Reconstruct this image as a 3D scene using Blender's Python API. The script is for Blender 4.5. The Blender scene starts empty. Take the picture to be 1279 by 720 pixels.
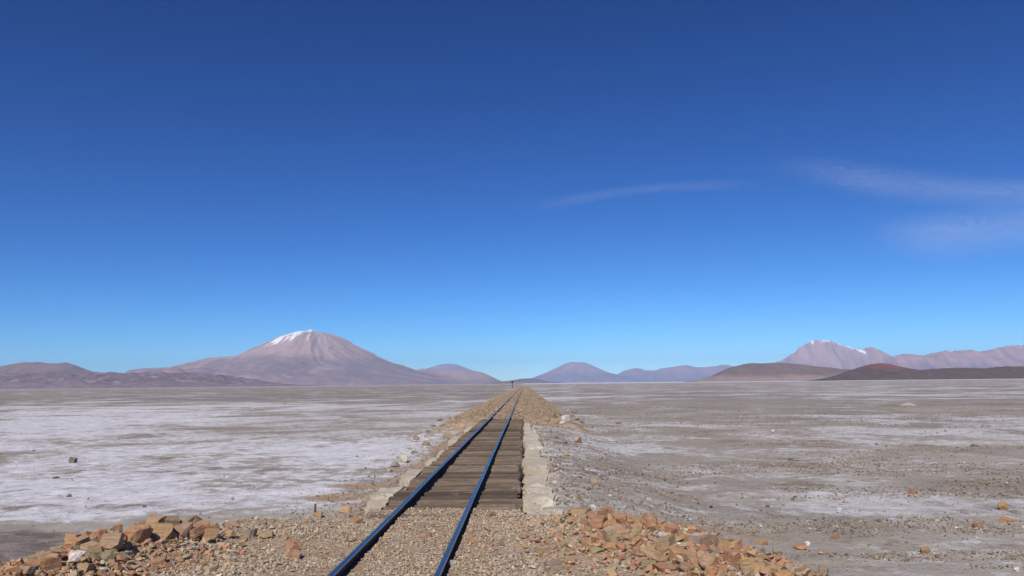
import bpy, bmesh, math, random
import numpy as np
from mathutils import Vector, Matrix, Euler

random.seed(7)
rng = np.random.default_rng(11)
scene = bpy.context.scene
col = scene.collection
R = math.radians

# ------------------------------------------------------------------ camera
PW, PH, F = 1279.0, 720.0, 995.0           # photograph's pixels, focal length in pixels
RAIL_Z = 1.10                              # rail top above the salt flat
CAM = Vector((0.0, 0.0, RAIL_Z + 1.872))
YAW, PITCH, ROLL = R(0.72), R(6.83), R(-0.60)
cam_rot = Matrix.Rotation(YAW, 3, 'Z') @ Matrix.Rotation(math.pi / 2 + PITCH, 3, 'X') @ Matrix.Rotation(ROLL, 3, 'Z')
cd = bpy.data.cameras.new('camera')
co = bpy.data.objects.new('camera', cd)
col.objects.link(co)
co.location = CAM
co.rotation_euler = cam_rot.to_euler()
cd.sensor_width = 36.0
cd.lens = F / PW * 36.0
cd.clip_start = 0.1
cd.clip_end = 300000.0
scene.camera = co

def ray(px, py):
    v = Vector(((px - PW / 2) / F, -(py - PH / 2) / F, -1.0))
    return (cam_rot @ v).normalized()

# ------------------------------------------------------------------ numpy noise
def _hash(ix, iy, seed):
    h = (ix.astype(np.int64) * 374761393 + iy.astype(np.int64) * 668265263 + seed * 982451653) & 0x7fffffff
    h = ((h ^ (h >> 13)) * 1274126177) & 0x7fffffff
    h = h ^ (h >> 16)
    return (h & 0xffff) / 65535.0

def vnoise(x, y, seed=0):
    x = np.asarray(x, float); y = np.asarray(y, float)
    ix = np.floor(x); iy = np.floor(y)
    fx = x - ix; fy = y - iy
    fx = fx * fx * fx * (fx * (fx * 6 - 15) + 10); fy = fy * fy * fy * (fy * (fy * 6 - 15) + 10)
    a = _hash(ix, iy, seed); b = _hash(ix + 1, iy, seed)
    c = _hash(ix, iy + 1, seed); d = _hash(ix + 1, iy + 1, seed)
    return (a * (1 - fx) + b * fx) * (1 - fy) + (c * (1 - fx) + d * fx) * fy

def fbm(x, y, seed=0, octv=4, gain=0.5, lac=2.03):
    s = 0.0; a = 1.0; t = 0.0
    for i in range(octv):
        s = s + a * vnoise(np.asarray(x) * lac ** i + 17.3 * i, np.asarray(y) * lac ** i - 9.1 * i, seed + i * 13)
        t += a; a *= gain
    return s / t                            # 0..1

def ridged(x, y, seed=0, octv=4):
    s = 0.0; a = 1.0; t = 0.0
    for i in range(octv):
        n = vnoise(np.asarray(x) * 2.05 ** i, np.asarray(y) * 2.05 ** i, seed + 29 * i)
        s = s + a * (1 - np.abs(2 * n - 1)); t += a; a *= 0.5
    return s / t

def sstep(e0, e1, x):
    t = np.clip((np.asarray(x, float) - e0) / (e1 - e0), 0, 1)
    return t * t * (3 - 2 * t)

# ------------------------------------------------------------------ ground height
BR0, BR1 = 12.95, 47.0                      # the bridge deck begins and ends here
LX, RX = -1.94, -0.875                      # rail centre lines
DECK_L, DECK_R = -2.42, -0.12

def seg_dist(x, y, ax, ay, bx, by):
    dx, dy = bx - ax, by - ay
    t = np.clip(((x - ax) * dx + (y - ay) * dy) / (dx * dx + dy * dy), 0, 1)
    return np.hypot(x - ax - t * dx, y - ay - t * dy)

def poly_dist(x, y, pts):
    d = None
    for (ax, ay), (bx, by) in zip(pts[:-1], pts[1:]):
        e = seg_dist(x, y, ax, ay, bx, by)
        d = e if d is None else np.minimum(d, e)
    return d

BERM_L = [(-5.2, 3.0), (-4.95, 7.5), (-4.75, 9.4), (-4.45, 10.3)]
BERM_R = [(2.9, 3.0), (2.45, 7.6), (2.05, 9.0), (1.35, 10.4), (0.75, 11.0)]

def embank(x, y):
    """0..1 share of the gravel bank, near and far"""
    wob = (fbm(x * 0.5, y * 0.35, 5, 3) - 0.5)
    r_cr = 2.75 - np.clip(y - 7.5, 0, 10) * 0.26 + wob * 0.5
    l_cr = -5.25 + np.clip(y - 9.0, 0, 10) * 0.30 + wob * 0.5
    right = 1 - np.clip((x - r_cr) / 2.0, 0, 1)
    left = 1 - np.clip((l_cr - x) / 1.9, 0, 1)
    endc = 1 - np.clip((y - 12.3 + wob * 0.6) / 1.9, 0, 1)
    onbr = ((x > DECK_L - .05) & (x < DECK_R + .05))
    endb = 1 - np.clip((y - BR0 - 0.12) / 0.25, 0, 1)
    near = np.minimum(np.minimum(left, right), np.where(onbr, endb, endc))
    # far bank
    w2 = (fbm(x * 0.12 + 40, y * 0.09, 8, 3) - 0.5) * 1.1
    rr = 1 - np.clip((x - 1.75 - w2) / 2.3, 0, 1)
    ll = 1 - np.clip((-3.3 + w2 - x) / 3.1, 0, 1)
    st = np.where(onbr, np.clip((y - BR1 + 0.45) / 0.3, 0, 1), np.clip((y - BR1 + 3.2 + wob * 2) / 5.5, 0, 1))
    fade = 1 - 0.75 * sstep(560, 900, y)
    far = np.minimum(np.minimum(ll, rr), st) * fade
    return near, far

def soft(t):
    return t * t * (3 - 2 * t) * 0.45 + t * 0.55

def ground_z(x, y):
    x = np.asarray(x, float); y = np.asarray(y, float)
    near, far = embank(x, y)
    n, f = soft(near), soft(far)
    g = np.maximum(n, f)
    z = 0.985 * g
    rough = (fbm(x * 1.3, y * 1.3, 21, 4) - 0.5)
    z = z + rough * 0.07 * np.where(g > 0.02, 1.0, 0.45) * np.where((x > LX - .3) & (x < RX + .3) & (g > .9), 0.35, 1.0)
    # rock berms along both edges of the near bank
    ends = (y < 13)
    z = z + ends * n * (0.26 * np.exp(-(poly_dist(x, y, BERM_L) / 0.55) ** 2) + 0.24 * np.exp(-(poly_dist(x, y, BERM_R) / 0.62) ** 2))
    # ground beside the bridge walls: banked up and falling away to the flat
    al = sstep(BR0 - 0.5, BR0 + 1.5, y) * (1 - sstep(BR1 + 2, BR1 + 9, y))
    sideR = 0.64 * (1 - sstep(0.8, 4.8, x)) * (x > 0.3)
    sideL = 0.50 * (1 - sstep(2.7, 4.4, -x)) * (x < -2.5)
    z = np.maximum(z, al * (sideR + sideL + rough * 0.12))
    # trough under the deck
    tr = (x > DECK_L - .5) & (x < 0.33) & (y > BR0 + .1) & (y < BR1 - .2)
    z = np.where(tr & (g < 0.5), np.minimum(z, -0.35 + rough * 0.1), z)
    # micro relief of the crust, fading with distance
    d = np.hypot(x, y)
    z = z + (fbm(x * 0.25, y * 0.25, 33, 4) - 0.5) * 0.16 * sstep(12, 25, d) * (g < 0.02)
    z = z + (fbm(x * 0.02, y * 0.02, 35, 3) - 0.5) * 0.5 * sstep(60, 200, d) * (g < 0.02) * (1 - sstep(2000, 6000, d))
    return z

def gz(x, y):
    return float(ground_z(np.array([x]), np.array([y]))[0])

def hit(px, py):
    """where the line of sight through a photo point meets the ground"""
    d = ray(px, py)
    ts = np.concatenate([np.linspace(4, 60, 2800), np.geomspace(60.1, 3000, 1500)])
    P = np.outer(ts, np.array(d)) + np.array(CAM)
    below = P[:, 2] <= ground_z(P[:, 0], P[:, 1])
    k = int(np.argmax(below)) if below.any() else len(ts) - 1
    return P[k, 0], P[k, 1], ts[k]

# ------------------------------------------------------------------ object helpers
def tag(o, label=None, cat=None, group=None, kind=None):
    if label: o['label'] = label
    if cat: o['category'] = cat
    if group: o['group'] = group
    if kind: o['kind'] = kind
    return o

def link(name, me, mat=None, parent=None, loc=None):
    o = bpy.data.objects.new(name, me)
    col.objects.link(o)
    if mat is not None and me is not None and not me.materials: me.materials.append(mat)
    if parent is not None: o.parent = parent
    if loc is not None: o.location = loc
    return o

def np_mesh(name, verts, faces, smooth=False, attrs=None, color=None):
    """faces: (n,3) or (n,4) array"""
    me = bpy.data.meshes.new(name)
    verts = np.asarray(verts, np.float32); faces = np.asarray(faces, np.int32)
    k = faces.shape[1]
    me.vertices.add(len(verts)); me.vertices.foreach_set('co', verts.ravel())
    me.loops.add(faces.size); me.loops.foreach_set('vertex_index', faces.ravel())
    me.polygons.add(len(faces))
    me.polygons.foreach_set('loop_start', np.arange(0, faces.size, k, dtype=np.int32))
    me.polygons.foreach_set('use_smooth', np.full(len(faces), smooth, dtype=bool))
    me.update(calc_edges=True)
    for an, av in (attrs or {}).items():
        a = me.attributes.new(an, 'FLOAT', 'POINT'); a.data.foreach_set('value', np.asarray(av, np.float32).ravel())
    if color is not None:
        a = me.attributes.new('tint', 'FLOAT_COLOR', 'POINT')
        c = np.ones((len(verts), 4), np.float32); c[:, :3] = color
        a.data.foreach_set('color', c.ravel())
    me.validate()
    return me

def grid_mesh(name, X, Y, Z, attrs=None, smooth=True):
    ny, nx = X.shape
    v = np.stack([X, Y, Z], -1).reshape(-1, 3)
    i = np.arange((ny - 1) * (nx - 1)); r = i // (nx - 1); c = i % (nx - 1)
    a = r * nx + c
    f = np.stack([a, a + 1, a + nx + 1, a + nx], -1)
    return np_mesh(name, v, f, smooth, {k: q.ravel() for k, q in (attrs or {}).items()})

# ------------------------------------------------------------------ material helpers
class NT:
    def __init__(s, name):
        s.m = bpy.data.materials.new(name); s.m.use_nodes = True
        s.t = s.m.node_tree; s.t.nodes.clear()
        s.out = s.n('ShaderNodeOutputMaterial')
    def n(s, typ, **k):
        nd = s.t.nodes.new(typ)
        for a, b in k.items(): setattr(nd, a, b)
        return nd
    def l(s, a, b): s.t.links.new(a, b)
    def put(s, sock, v):
        if isinstance(v, bpy.types.NodeSocket): s.l(v, sock)
        elif isinstance(v, (tuple, list)) and len(v) == 3 and sock.type == 'RGBA': sock.default_value = (*v, 1)
        else: sock.default_value = v
    def coord(s, kind='Object'): return s.n('ShaderNodeTexCoord').outputs[kind]
    def map(s, v, scale=(1, 1, 1), loc=(0, 0, 0)):
        m = s.n('ShaderNodeMapping'); s.l(v, m.inputs[0]); m.inputs['Scale'].default_value = scale; m.inputs['Location'].default_value = loc
        return m.outputs[0]
    def noise(s, v, scale, detail=6, rough=0.55, dist=0.0, out='Fac'):
        n = s.n('ShaderNodeTexNoise'); s.l(v, n.inputs['Vector'])
        n.inputs['Scale'].default_value = scale; n.inputs['Detail'].default_value = detail
        n.inputs['Roughness'].default_value = rough; n.inputs['Distortion'].default_value = dist
        return n.outputs[out]
    def voro(s, v, scale, feature='F1', out='Distance'):
        n = s.n('ShaderNodeTexVoronoi', feature=feature); s.l(v, n.inputs['Vector']); n.inputs['Scale'].default_value = scale
        return n.outputs[out]
    def ramp(s, f, a, b, lo=0.0, hi=1.0, smooth=True):
        n = s.n('ShaderNodeMapRange', interpolation_type='SMOOTHSTEP' if smooth else 'LINEAR'); s.put(n.inputs['Value'], f)
        n.inputs['From Min'].default_value = a; n.inputs['From Max'].default_value = b
        n.inputs['To Min'].default_value = lo; n.inputs['To Max'].default_value = hi
        return n.outputs['Result']
    def math(s, op, a, b=0.0, clamp=False):
        n = s.n('ShaderNodeMath', operation=op, use_clamp=clamp); s.put(n.inputs[0], a); s.put(n.inputs[1], b)
        return n.outputs[0]
    def mix(s, f, a, b, mode='MIX'):
        n = s.n('ShaderNodeMix', data_type='RGBA', blend_type=mode); s.put(n.inputs[0], f); s.put(n.inputs[6], a); s.put(n.inputs[7], b)
        return n.outputs[2]
    def attr(s, name, out='Fac'):
        n = s.n('ShaderNodeAttribute', attribute_name=name); return n.outputs[out]
    def bump(s, h, strength, dist, prev=None):
        n = s.n('ShaderNodeBump'); s.put(n.inputs['Height'], h); n.inputs['Strength'].default_value = strength; n.inputs['Distance'].default_value = dist
        if prev is not None: s.l(prev, n.inputs['Normal'])
        return n.outputs[0]
    def bsdf(s, color, rough=0.9, normal=None, metal=0.0, spec=0.3):
        b = s.n('ShaderNodeBsdfPrincipled'); s.put(b.inputs['Base Color'], color); s.put(b.inputs['Roughness'], rough)
        s.put(b.inputs['Metallic'], metal); s.put(b.inputs['Specular IOR Level'], spec)
        if normal is not None: s.l(normal, b.inputs['Normal'])
        s.l(b.outputs[0], s.out.inputs['Surface'])
        return b

# ---- ground
def mat_ground():
    t = NT('salt_flat_and_gravel')
    P = t.coord('Object')
    salt = t.attr('salt'); grav = t.attr('gravel'); dist = t.attr('far')
    big = t.noise(P, 0.018, 5, 0.55, 0.4)
    mid = t.noise(P, 0.16, 7, 0.62, 0.6)
    fin = t.noise(P, 1.7, 8, 0.68)
    vf = t.noise(P, 11.0, 5, 0.7)
    # salt cover: zone value plus noise, thresholded into patches
    m = t.math('ADD', salt, t.math('MULTIPLY', t.math('SUBTRACT', big, 0.5), 1.2))
    m = t.math('ADD', m, t.math('MULTIPLY', t.math('SUBTRACT', mid, 0.5), 1.9))
    m = t.math('ADD', m, t.math('MULTIPLY', t.math('SUBTRACT', fin, 0.5), 1.5))
    strk = t.noise(P, 0.05, 5, 0.6, 0.5)
    m = t.math('ADD', m, t.math('MULTIPLY', t.math('MULTIPLY', t.math('SUBTRACT', strk, 0.5), 2.6), t.ramp(dist, 0, 1, 0.65, 1.1)))
    speck = t.noise(P, 5.0, 3, 0.75)
    m = t.math('ADD', m, t.math('MULTIPLY', t.math('SUBTRACT', speck, 0.5), 0.9))
    cover = t.ramp(m, 0.32, 0.68)
    mud = t.mix(t.ramp(mid, 0.35, 0.65), (0.265, 0.226, 0.184), (0.42, 0.38, 0.322))
    mud = t.mix(t.ramp(big, 0.4, 0.62), mud, (0.30, 0.255, 0.212))
    mud = t.mix(t.ramp(vf, 0.3, 0.7, 0.0, 0.55), mud, (0.40, 0.36, 0.315))
    crust = t.mix(t.ramp(fin, 0.3, 0.7), (0.47, 0.45, 0.465), (0.70, 0.685, 0.705))
    crust = t.mix(t.ramp(t.noise(P, 0.5, 4, 0.6), 0.45, 0.7, 0, 0.5), crust, (0.76, 0.74, 0.76))
    mud = t.mix(t.ramp(strk, 0.5, 0.62, 0, 0.7), mud, (0.215, 0.18, 0.155))
    mud = t.mix(t.math('MULTIPLY', dist, 0.55), mud, (0.205, 0.182, 0.18))
    crust = t.mix(t.ramp(salt, 0.45, 0.72, 0.55, 0.0), crust, (0.47, 0.445, 0.42))
    mud = t.mix(t.ramp(t.math('ADD', salt, t.math('MULTIPLY', t.math('SUBTRACT', fin, 0.5), 0.3)), 0.28, 0.12), mud, t.mix(t.ramp(fin, 0.4, 0.6), (0.155, 0.122, 0.105), (0.25, 0.205, 0.18)))
    c = t.mix(cover, mud, crust)
    c = t.mix(t.ramp(speck, 0.55, 0.68, 0, 0.65), c, (0.16, 0.125, 0.10))
    # brown grit in noisy patches
    grit = t.ramp(t.noise(t.map(P, (1, 1, 1), (31, 7, 0)), 0.35, 9, 0.72), 0.54, 0.66)
    gritc = t.mix(t.ramp(vf, 0.42, 0.6), (0.12, 0.085, 0.062), (0.30, 0.24, 0.185))
    c = t.mix(t.math('MULTIPLY', grit, t.ramp(dist, 0.0, 1.0, 0.85, 0.6)), c, gritc)
    # the bank: tan gravel and dust
    g1 = t.voro(P, 26.0, out='Color'); g2 = t.voro(P, 26.0)
    sep = t.n('ShaderNodeSeparateColor'); t.l(g1, sep.inputs[0])
    gc = t.mix(sep.outputs[0], (0.28, 0.205, 0.135), (0.42, 0.325, 0.225))
    gc = t.mix(t.ramp(sep.outputs[1], 0.7, 0.95), gc, (0.40, 0.20, 0.095))
    gc = t.mix(t.ramp(t.noise(P, 2.2, 5, 0.6), 0.45, 0.68, 0, 0.75), gc, (0.42, 0.345, 0.26))
    gm = t.math('ADD', grav, t.math('MULTIPLY', t.math('SUBTRACT', t.noise(P, 1.1, 8, 0.7), 0.5), 0.9))
    gmask = t.ramp(gm, 0.32, 0.58)
    c = t.mix(gmask, c, gc)
    nb = t.bump(fin, 0.6, 0.16)
    nb = t.bump(vf, 0.5, 0.02, nb)
    nb = t.bump(g2, 0.7, 0.025, nb)
    t.bsdf(c, 0.95, nb, spec=0.15)
    return t.m

# ---- stones
def mat_rock():
    t = NT('broken_rock')
    P = t.coord('Object')
    oi = t.n('ShaderNodeObjectInfo')
    off = t.n('ShaderNodeVectorMath', operation='ADD'); t.l(P, off.inputs[0])
    rv = t.n('ShaderNodeCombineXYZ'); t.l(t.math('MULTIPLY', oi.outputs['Random'], 50.0), rv.inputs[0]); t.l(rv.outputs[0], off.inputs[1])
    V = off.outputs[0]
    a = t.noise(V, 1.6, 6, 0.6, 0.5); b = t.noise(V, 7.0, 6, 0.65); lay = t.noise(t.map(V, (1.2, 1.2, 7)), 1.3, 4, 0.6, 0.8)
    base = oi.outputs['Color']
    c = t.mix(t.ramp(a, 0.35, 0.7), base, t.mix(0.6, base, (0.36, 0.27, 0.185)))
    c = t.mix(t.ramp(lay, 0.45, 0.7, 0, 0.5), c, (0.47, 0.235, 0.10), 'MIX')
    c = t.mix(t.ramp(b, 0.5, 0.75, 0, 0.5), c, (0.44, 0.37, 0.29))
    c = t.mix(t.ramp(t.noise(V, 3.1, 5, 0.7), 0.6, 0.72, 0, 0.6), c, (0.13, 0.095, 0.07))
    nb = t.bump(lay, 0.45, 0.08); nb = t.bump(b, 0.5, 0.05, nb)
    t.bsdf(c, 0.88, nb, spec=0.25)
    return t.m

def mat_plainrock():
    t = NT('weathered_stone')
    P = t.coord('Object'); oi = t.n('ShaderNodeObjectInfo')
    a = t.noise(P, 2.5, 7, 0.65, 0.3); b = t.noise(P, 9.0, 5, 0.65)
    base = oi.outputs['Color']
    c = t.mix(t.ramp(a, 0.35, 0.7, 0, 0.45), base, (0.30, 0.25, 0.20))
    c = t.mix(t.ramp(b, 0.45, 0.75, 0, 0.4), c, (0.5, 0.46, 0.41))
    nb = t.bump(a, 0.4, 0.1); nb = t.bump(b, 0.4, 0.04, nb)
    t.bsdf(c, 0.9, nb, spec=0.2)
    return t.m

def mat_gravel():
    t = NT('crushed_gravel')
    P = t.coord('Object'); c = t.attr('tint', 'Color')
    n = t.noise(P, 38.0, 5, 0.65)
    c2 = t.mix(t.ramp(n, 0.4, 0.7, 0, 0.35), c, (0.40, 0.345, 0.28))
    t.bsdf(c2, 0.92, t.bump(n, 0.4, 0.01), spec=0.2)
    return t.m

def mat_wood():
    t = NT('weathered_timber')
    P = t.coord('Object'); oi = t.n('ShaderNodeObjectInfo')
    off = t.n('ShaderNodeVectorMath', operation='ADD'); t.l(P, off.inputs[0])
    rv = t.n('ShaderNodeCombineXYZ'); t.l(t.math('MULTIPLY', oi.outputs['Random'], 90.0), rv.inputs[0]); t.l(t.math('MULTIPLY', oi.outputs['Random'], 37.0), rv.inputs[1]); t.l(rv.outputs[0], off.inputs[1])
    V = off.outputs[0]
    gr = t.noise(t.map(V, (0.9, 30, 30)), 1.0, 7, 0.7, 0.25)
    st = t.noise(t.map(V, (0.5, 5, 5)), 1.0, 5, 0.6, 0.5)
    c = t.mix(t.ramp(gr, 0.3, 0.7), (0.095, 0.068, 0.047), (0.35, 0.265, 0.19))
    c = t.mix(t.ramp(st, 0.42, 0.66, 0, 0.7), c, (0.15, 0.108, 0.076))
    c = t.mix(t.ramp(oi.outputs['Random'], 0.0, 1.0, 0.0, 0.92, False), c, (0.066, 0.048, 0.035))
    c = t.mix(t.ramp(t.noise(V, 2.1, 6, 0.7), 0.58, 0.72, 0, 0.55), c, (0.36, 0.30, 0.24))
    nb = t.bump(gr, 0.8, 0.012)
    t.bsdf(c, 0.85, nb, spec=0.25)
    return t.m

def mat_rail():
    t = NT('rail_steel')
    P = t.coord('Object')
    top = t.attr('head')
    n = t.noise(t.map(P, (40, 1.5, 40)), 1.0, 6, 0.6); r = t.noise(P, 18, 6, 0.7)
    rust = t.mix(t.ramp(r, 0.35, 0.65), (0.035, 0.02, 0.014), (0.085, 0.045, 0.027))
    steel = t.mix(t.ramp(n, 0.35, 0.65), (0.17, 0.17, 0.185), (0.27, 0.27, 0.28))
    c = t.mix(top, rust, steel)
    rg = t.math('ADD', t.math('MULTIPLY', top, -0.55), t.ramp(n, 0.3, 0.7, 0.78, 0.9))
    t.bsdf(c, rg, t.bump(n, 0.08, 0.01), metal=t.math('MULTIPLY', top, 0.95), spec=0.4)
    return t.m

def mat_concrete():
    t = NT('salt_bleached_concrete')
    P = t.coord('Object'); oi = t.n('ShaderNodeObjectInfo')
    a = t.noise(P, 1.4, 7, 0.65, 0.3); b = t.noise(P, 14, 6, 0.7)
    c = t.mix(t.ramp(a, 0.35, 0.65), (0.42, 0.355, 0.27), (0.60, 0.54, 0.44))
    c = t.mix(t.ramp(oi.outputs['Random'], 0, 1, 0, 0.45), c, (0.42, 0.34, 0.245))
    c = t.mix(t.ramp(b, 0.5, 0.7, 0, 0.8), c, (0.27, 0.205, 0.14))
    c = t.mix(t.ramp(t.noise(P, 4.0, 5, 0.6), 0.6, 0.72, 0, 0.6), c, (0.62, 0.60, 0.56))
    nb = t.bump(a, 0.5, 0.08); nb = t.bump(b, 0.6, 0.03, nb)
    t.bsdf(c, 0.93, nb, spec=0.2)
    return t.m

def mat_simple(name, c1, c2, scale=8, rough=0.8, metal=0.0):
    t = NT(name); P = t.coord('Object'); n = t.noise(P, scale, 6, 0.65)
    t.bsdf(t.mix(t.ramp(n, 0.3, 0.7), c1, c2), rough, t.bump(n, 0.3, 0.01), metal=metal)
    return t.m

def mat_mountain(name, low, high, z0, z1, patch, patch_amt, s, dark=None, snow=True, rust=None):
    """ground colours by height and rock type; s is the size of the colour patches in metres"""
    t = NT(name); P = t.coord('Object')
    z = t.n('ShaderNodeSeparateXYZ'); t.l(P, z.inputs[0])
    a = t.noise(P, 1.0 / s, 8, 0.62, 0.5); b = t.noise(t.map(P, (1, 1, 3)), 4.0 / s, 7, 0.65)
    hz = t.math('ADD', z.outputs[2], t.math('MULTIPLY', t.math('SUBTRACT', a, 0.5), (z1 - z0) * 1.6))
    c = t.mix(t.ramp(hz, z0, z1), low, high)
    c = t.mix(t.ramp(b, 0.42, 0.68, 0, patch_amt), c, patch)
    sk_ = t.attr('streak')
    c = t.mix(t.ramp(sk_, 0.52, 0.70, 0, 0.40), c, tuple(min(.9, q * 1.22) for q in high))
    c = t.mix(t.ramp(sk_, 0.48, 0.32, 0, 0.42), c, tuple(q * .76 for q in low))
    if dark: c = t.mix(t.ramp(a, 0.52, 0.7, 0, 0.6), c, dark)
    if rust: c = t.mix(t.math('MULTIPLY', t.attr('rust'), t.ramp(b, 0.3, 0.6, 0.5, 1.0)), c, rust)
    if snow:
        fl = t.noise(t.map(P, (1 / 110, 1 / 400, 1 / 420)), 1.0, 5, 0.65, 0.4)
        sm = t.math('ADD', t.attr('snow'), t.math('MULTIPLY', t.math('SUBTRACT', fl, 0.5), 1.6))
        c = t.mix(t.math('MULTIPLY', t.ramp(sm, 0.46, 1.0), t.ramp(t.attr('snow'), 0.1, 0.3)), c, (0.80, 0.80, 0.82))
    t.bsdf(c, 0.95, t.bump(b, 0.6, s * 0.05), spec=0.1)
    return t.m

M_ground = mat_ground(); M_rock = mat_rock(); M_stone = mat_plainrock(); M_gravel = mat_gravel()
M_wood = mat_wood(); M_rail = mat_rail(); M_conc = mat_concrete()
M_iron = mat_simple('rusty_dark_steel', (0.03, 0.02, 0.016), (0.075, 0.045, 0.03), 12, 0.75)
M_post = mat_simple('dark_paint', (0.02, 0.02, 0.024), (0.04, 0.038, 0.04), 6, 0.6)
M_stake = mat_simple('grey_driftwood', (0.055, 0.045, 0.038), (0.12, 0.10, 0.085), 30, 0.85)

# ------------------------------------------------------------------ the ground sheet
def axis(lo, hi, step, ratio, far, lo_far=None):
    mid = list(np.arange(lo, hi + 1e-6, step))
    s = step; x = mid[-1]; up = []
    while x < far: s = s * ratio; x += s; up.append(x)
    up[-1] = far
    s = step; x = mid[0]; dn = []
    lf = lo_far or far
    while x > -lf: s = s * ratio; x -= s; dn.append(x)
    dn[-1] = -lf
    return np.array(dn[::-1] + mid + up)

FAR = 54000.0
xs = axis(-7.5, 5.5, 0.07, 1.055, FAR)
ya = axis(5.0, 14.0, 0.07, 1.30, 14.5, FAR)
ya = ya[ya <= 14.0]
yb = np.arange(14.15, 48, 0.16)
yc = [48.0]; s_ = 0.18
while yc[-1] < FAR: s_ *= 1.045; yc.append(yc[-1] + s_)
yc[-1] = FAR
ys = np.concatenate([ya, yb, yc])
GX, GY = np.meshgrid(xs, ys)
GZ = ground_z(GX, GY)
nr, fr = embank(GX, GY)
gravel = np.maximum(nr, fr)
# loose gravel washed out beside the bridge
D = np.hypot(GX, GY)
side = sstep(BR0 - 1, BR0 + 4, GY) * (1 - sstep(BR1 + 4, BR1 + 26, GY))
spill = side * np.maximum((GX < -2) * (1 - sstep(.6, 4.4, -2.3 - GX)) * 0.62, (GX > .3) * (1 - sstep(1.5, 5.0, GX - .7)) * 0.32)
gravel = np.maximum(gravel, spill)
def spot(cx, cy, rx, ry, amt):
    return amt * np.exp(-(((GX - cx) / rx) ** 2 + ((GY - cy) / ry) ** 2))
for (px, py, rx, ry, a) in ((425, 622, 1.6, 0.9, .75), (455, 608, 1.5, 1.2, .7), (800, 612, 2.6, 1.3, .45), (930, 668, 2.4, 1.3, .5)):
    cx, cy, _ = hit(px, py)
    gravel = np.maximum(gravel, spot(cx, cy, rx, ry, a))
salt = np.where(GX < -1.5, 0.78, 0.40)
wl = sstep(-9, 1, GX)
salt = 0.75 * (1 - wl) + 0.40 * wl
salt = salt - 0.62 * (1 - sstep(15.5, 20.5, GY + (fbm(GX * .2, GY * .2, 61, 3) - .5) * 4)) * (GX < 0)           # brown strip at the bank's foot, left
salt = salt - 0.52 * sstep(85, 190, GY) * (1 - wl)                                                      # far left flat turns brown grey
salt = salt - 0.34 * np.exp(-(((GX + 15) / 11) ** 2)) * sstep(35, 55, GY) * (1 - sstep(110, 150, GY))
salt = salt - 0.14 * sstep(58, 72, GY) * (1 - sstep(110, 160, GY)) * wl + 0.10 * sstep(30, 38, GY) * (1 - sstep(44, 52, GY)) * wl
salt = salt - 0.06 * sstep(160, 300, GY) * wl
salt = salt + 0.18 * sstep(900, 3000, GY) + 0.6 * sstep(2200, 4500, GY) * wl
far_a = sstep(40, 180, D)
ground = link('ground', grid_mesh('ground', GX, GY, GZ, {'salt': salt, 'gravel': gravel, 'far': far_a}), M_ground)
tag(ground, kind='structure')

# ------------------------------------------------------------------ stones
def hull_rock(seed, n=13, flat=(1, 1, 1), bevel=0.05, cuts=1, rough=0.05, boxy=0.0):
    """an angular broken rock about 1 m across, base near z = -0.4"""
    r = random.Random(seed)
    bm = bmesh.new()
    for i in range(n):
        v = Vector((r.gauss(0, 1), r.gauss(0, 1), r.gauss(0, 1))).normalized() * r.uniform(0.42, 0.56)
        if boxy:
            m = max(abs(v.x), abs(v.y), abs(v.z)); v = v.lerp(v / m * 0.45, boxy)
        bm.verts.new((v.x * flat[0], v.y * flat[1], v.z * flat[2]))
    res = bmesh.ops.convex_hull(bm, input=bm.verts)
    junk = [e for e in res['geom_interior'] + res['geom_unused'] if isinstance(e, bmesh.types.BMVert)]
    bmesh.ops.delete(bm, geom=list(set(junk)), context='VERTS')
    bmesh.ops.dissolve_limit(bm, angle_limit=R(14), verts=bm.verts, edges=bm.edges)
    if bevel:
        bmesh.ops.bevel(bm, geom=list(bm.edges), offset=bevel, segments=1, affect='EDGES', profile=0.5, clamp_overlap=True)
    bmesh.ops.triangulate(bm, faces=bm.faces)
    if cuts:
        bmesh.ops.subdivide_edges(bm, edges=bm.edges, cuts=cuts, use_grid_fill=True)
        bmesh.ops.triangulate(bm, faces=bm.faces)
        from mathutils import noise as mn
        o = Vector((seed * 3.1, seed * 1.7, 0))
        for v in bm.verts:
            k = mn.fractal(v.co * 3.2 + o, 1.0, 2.0, 4)
            v.co += v.co.normalized() * k * rough
    bmesh.ops.recalc_face_normals(bm, faces=bm.faces)
    me = bpy.data.meshes.new('rock'); bm.to_mesh(me); bm.free()
    return me

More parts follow.
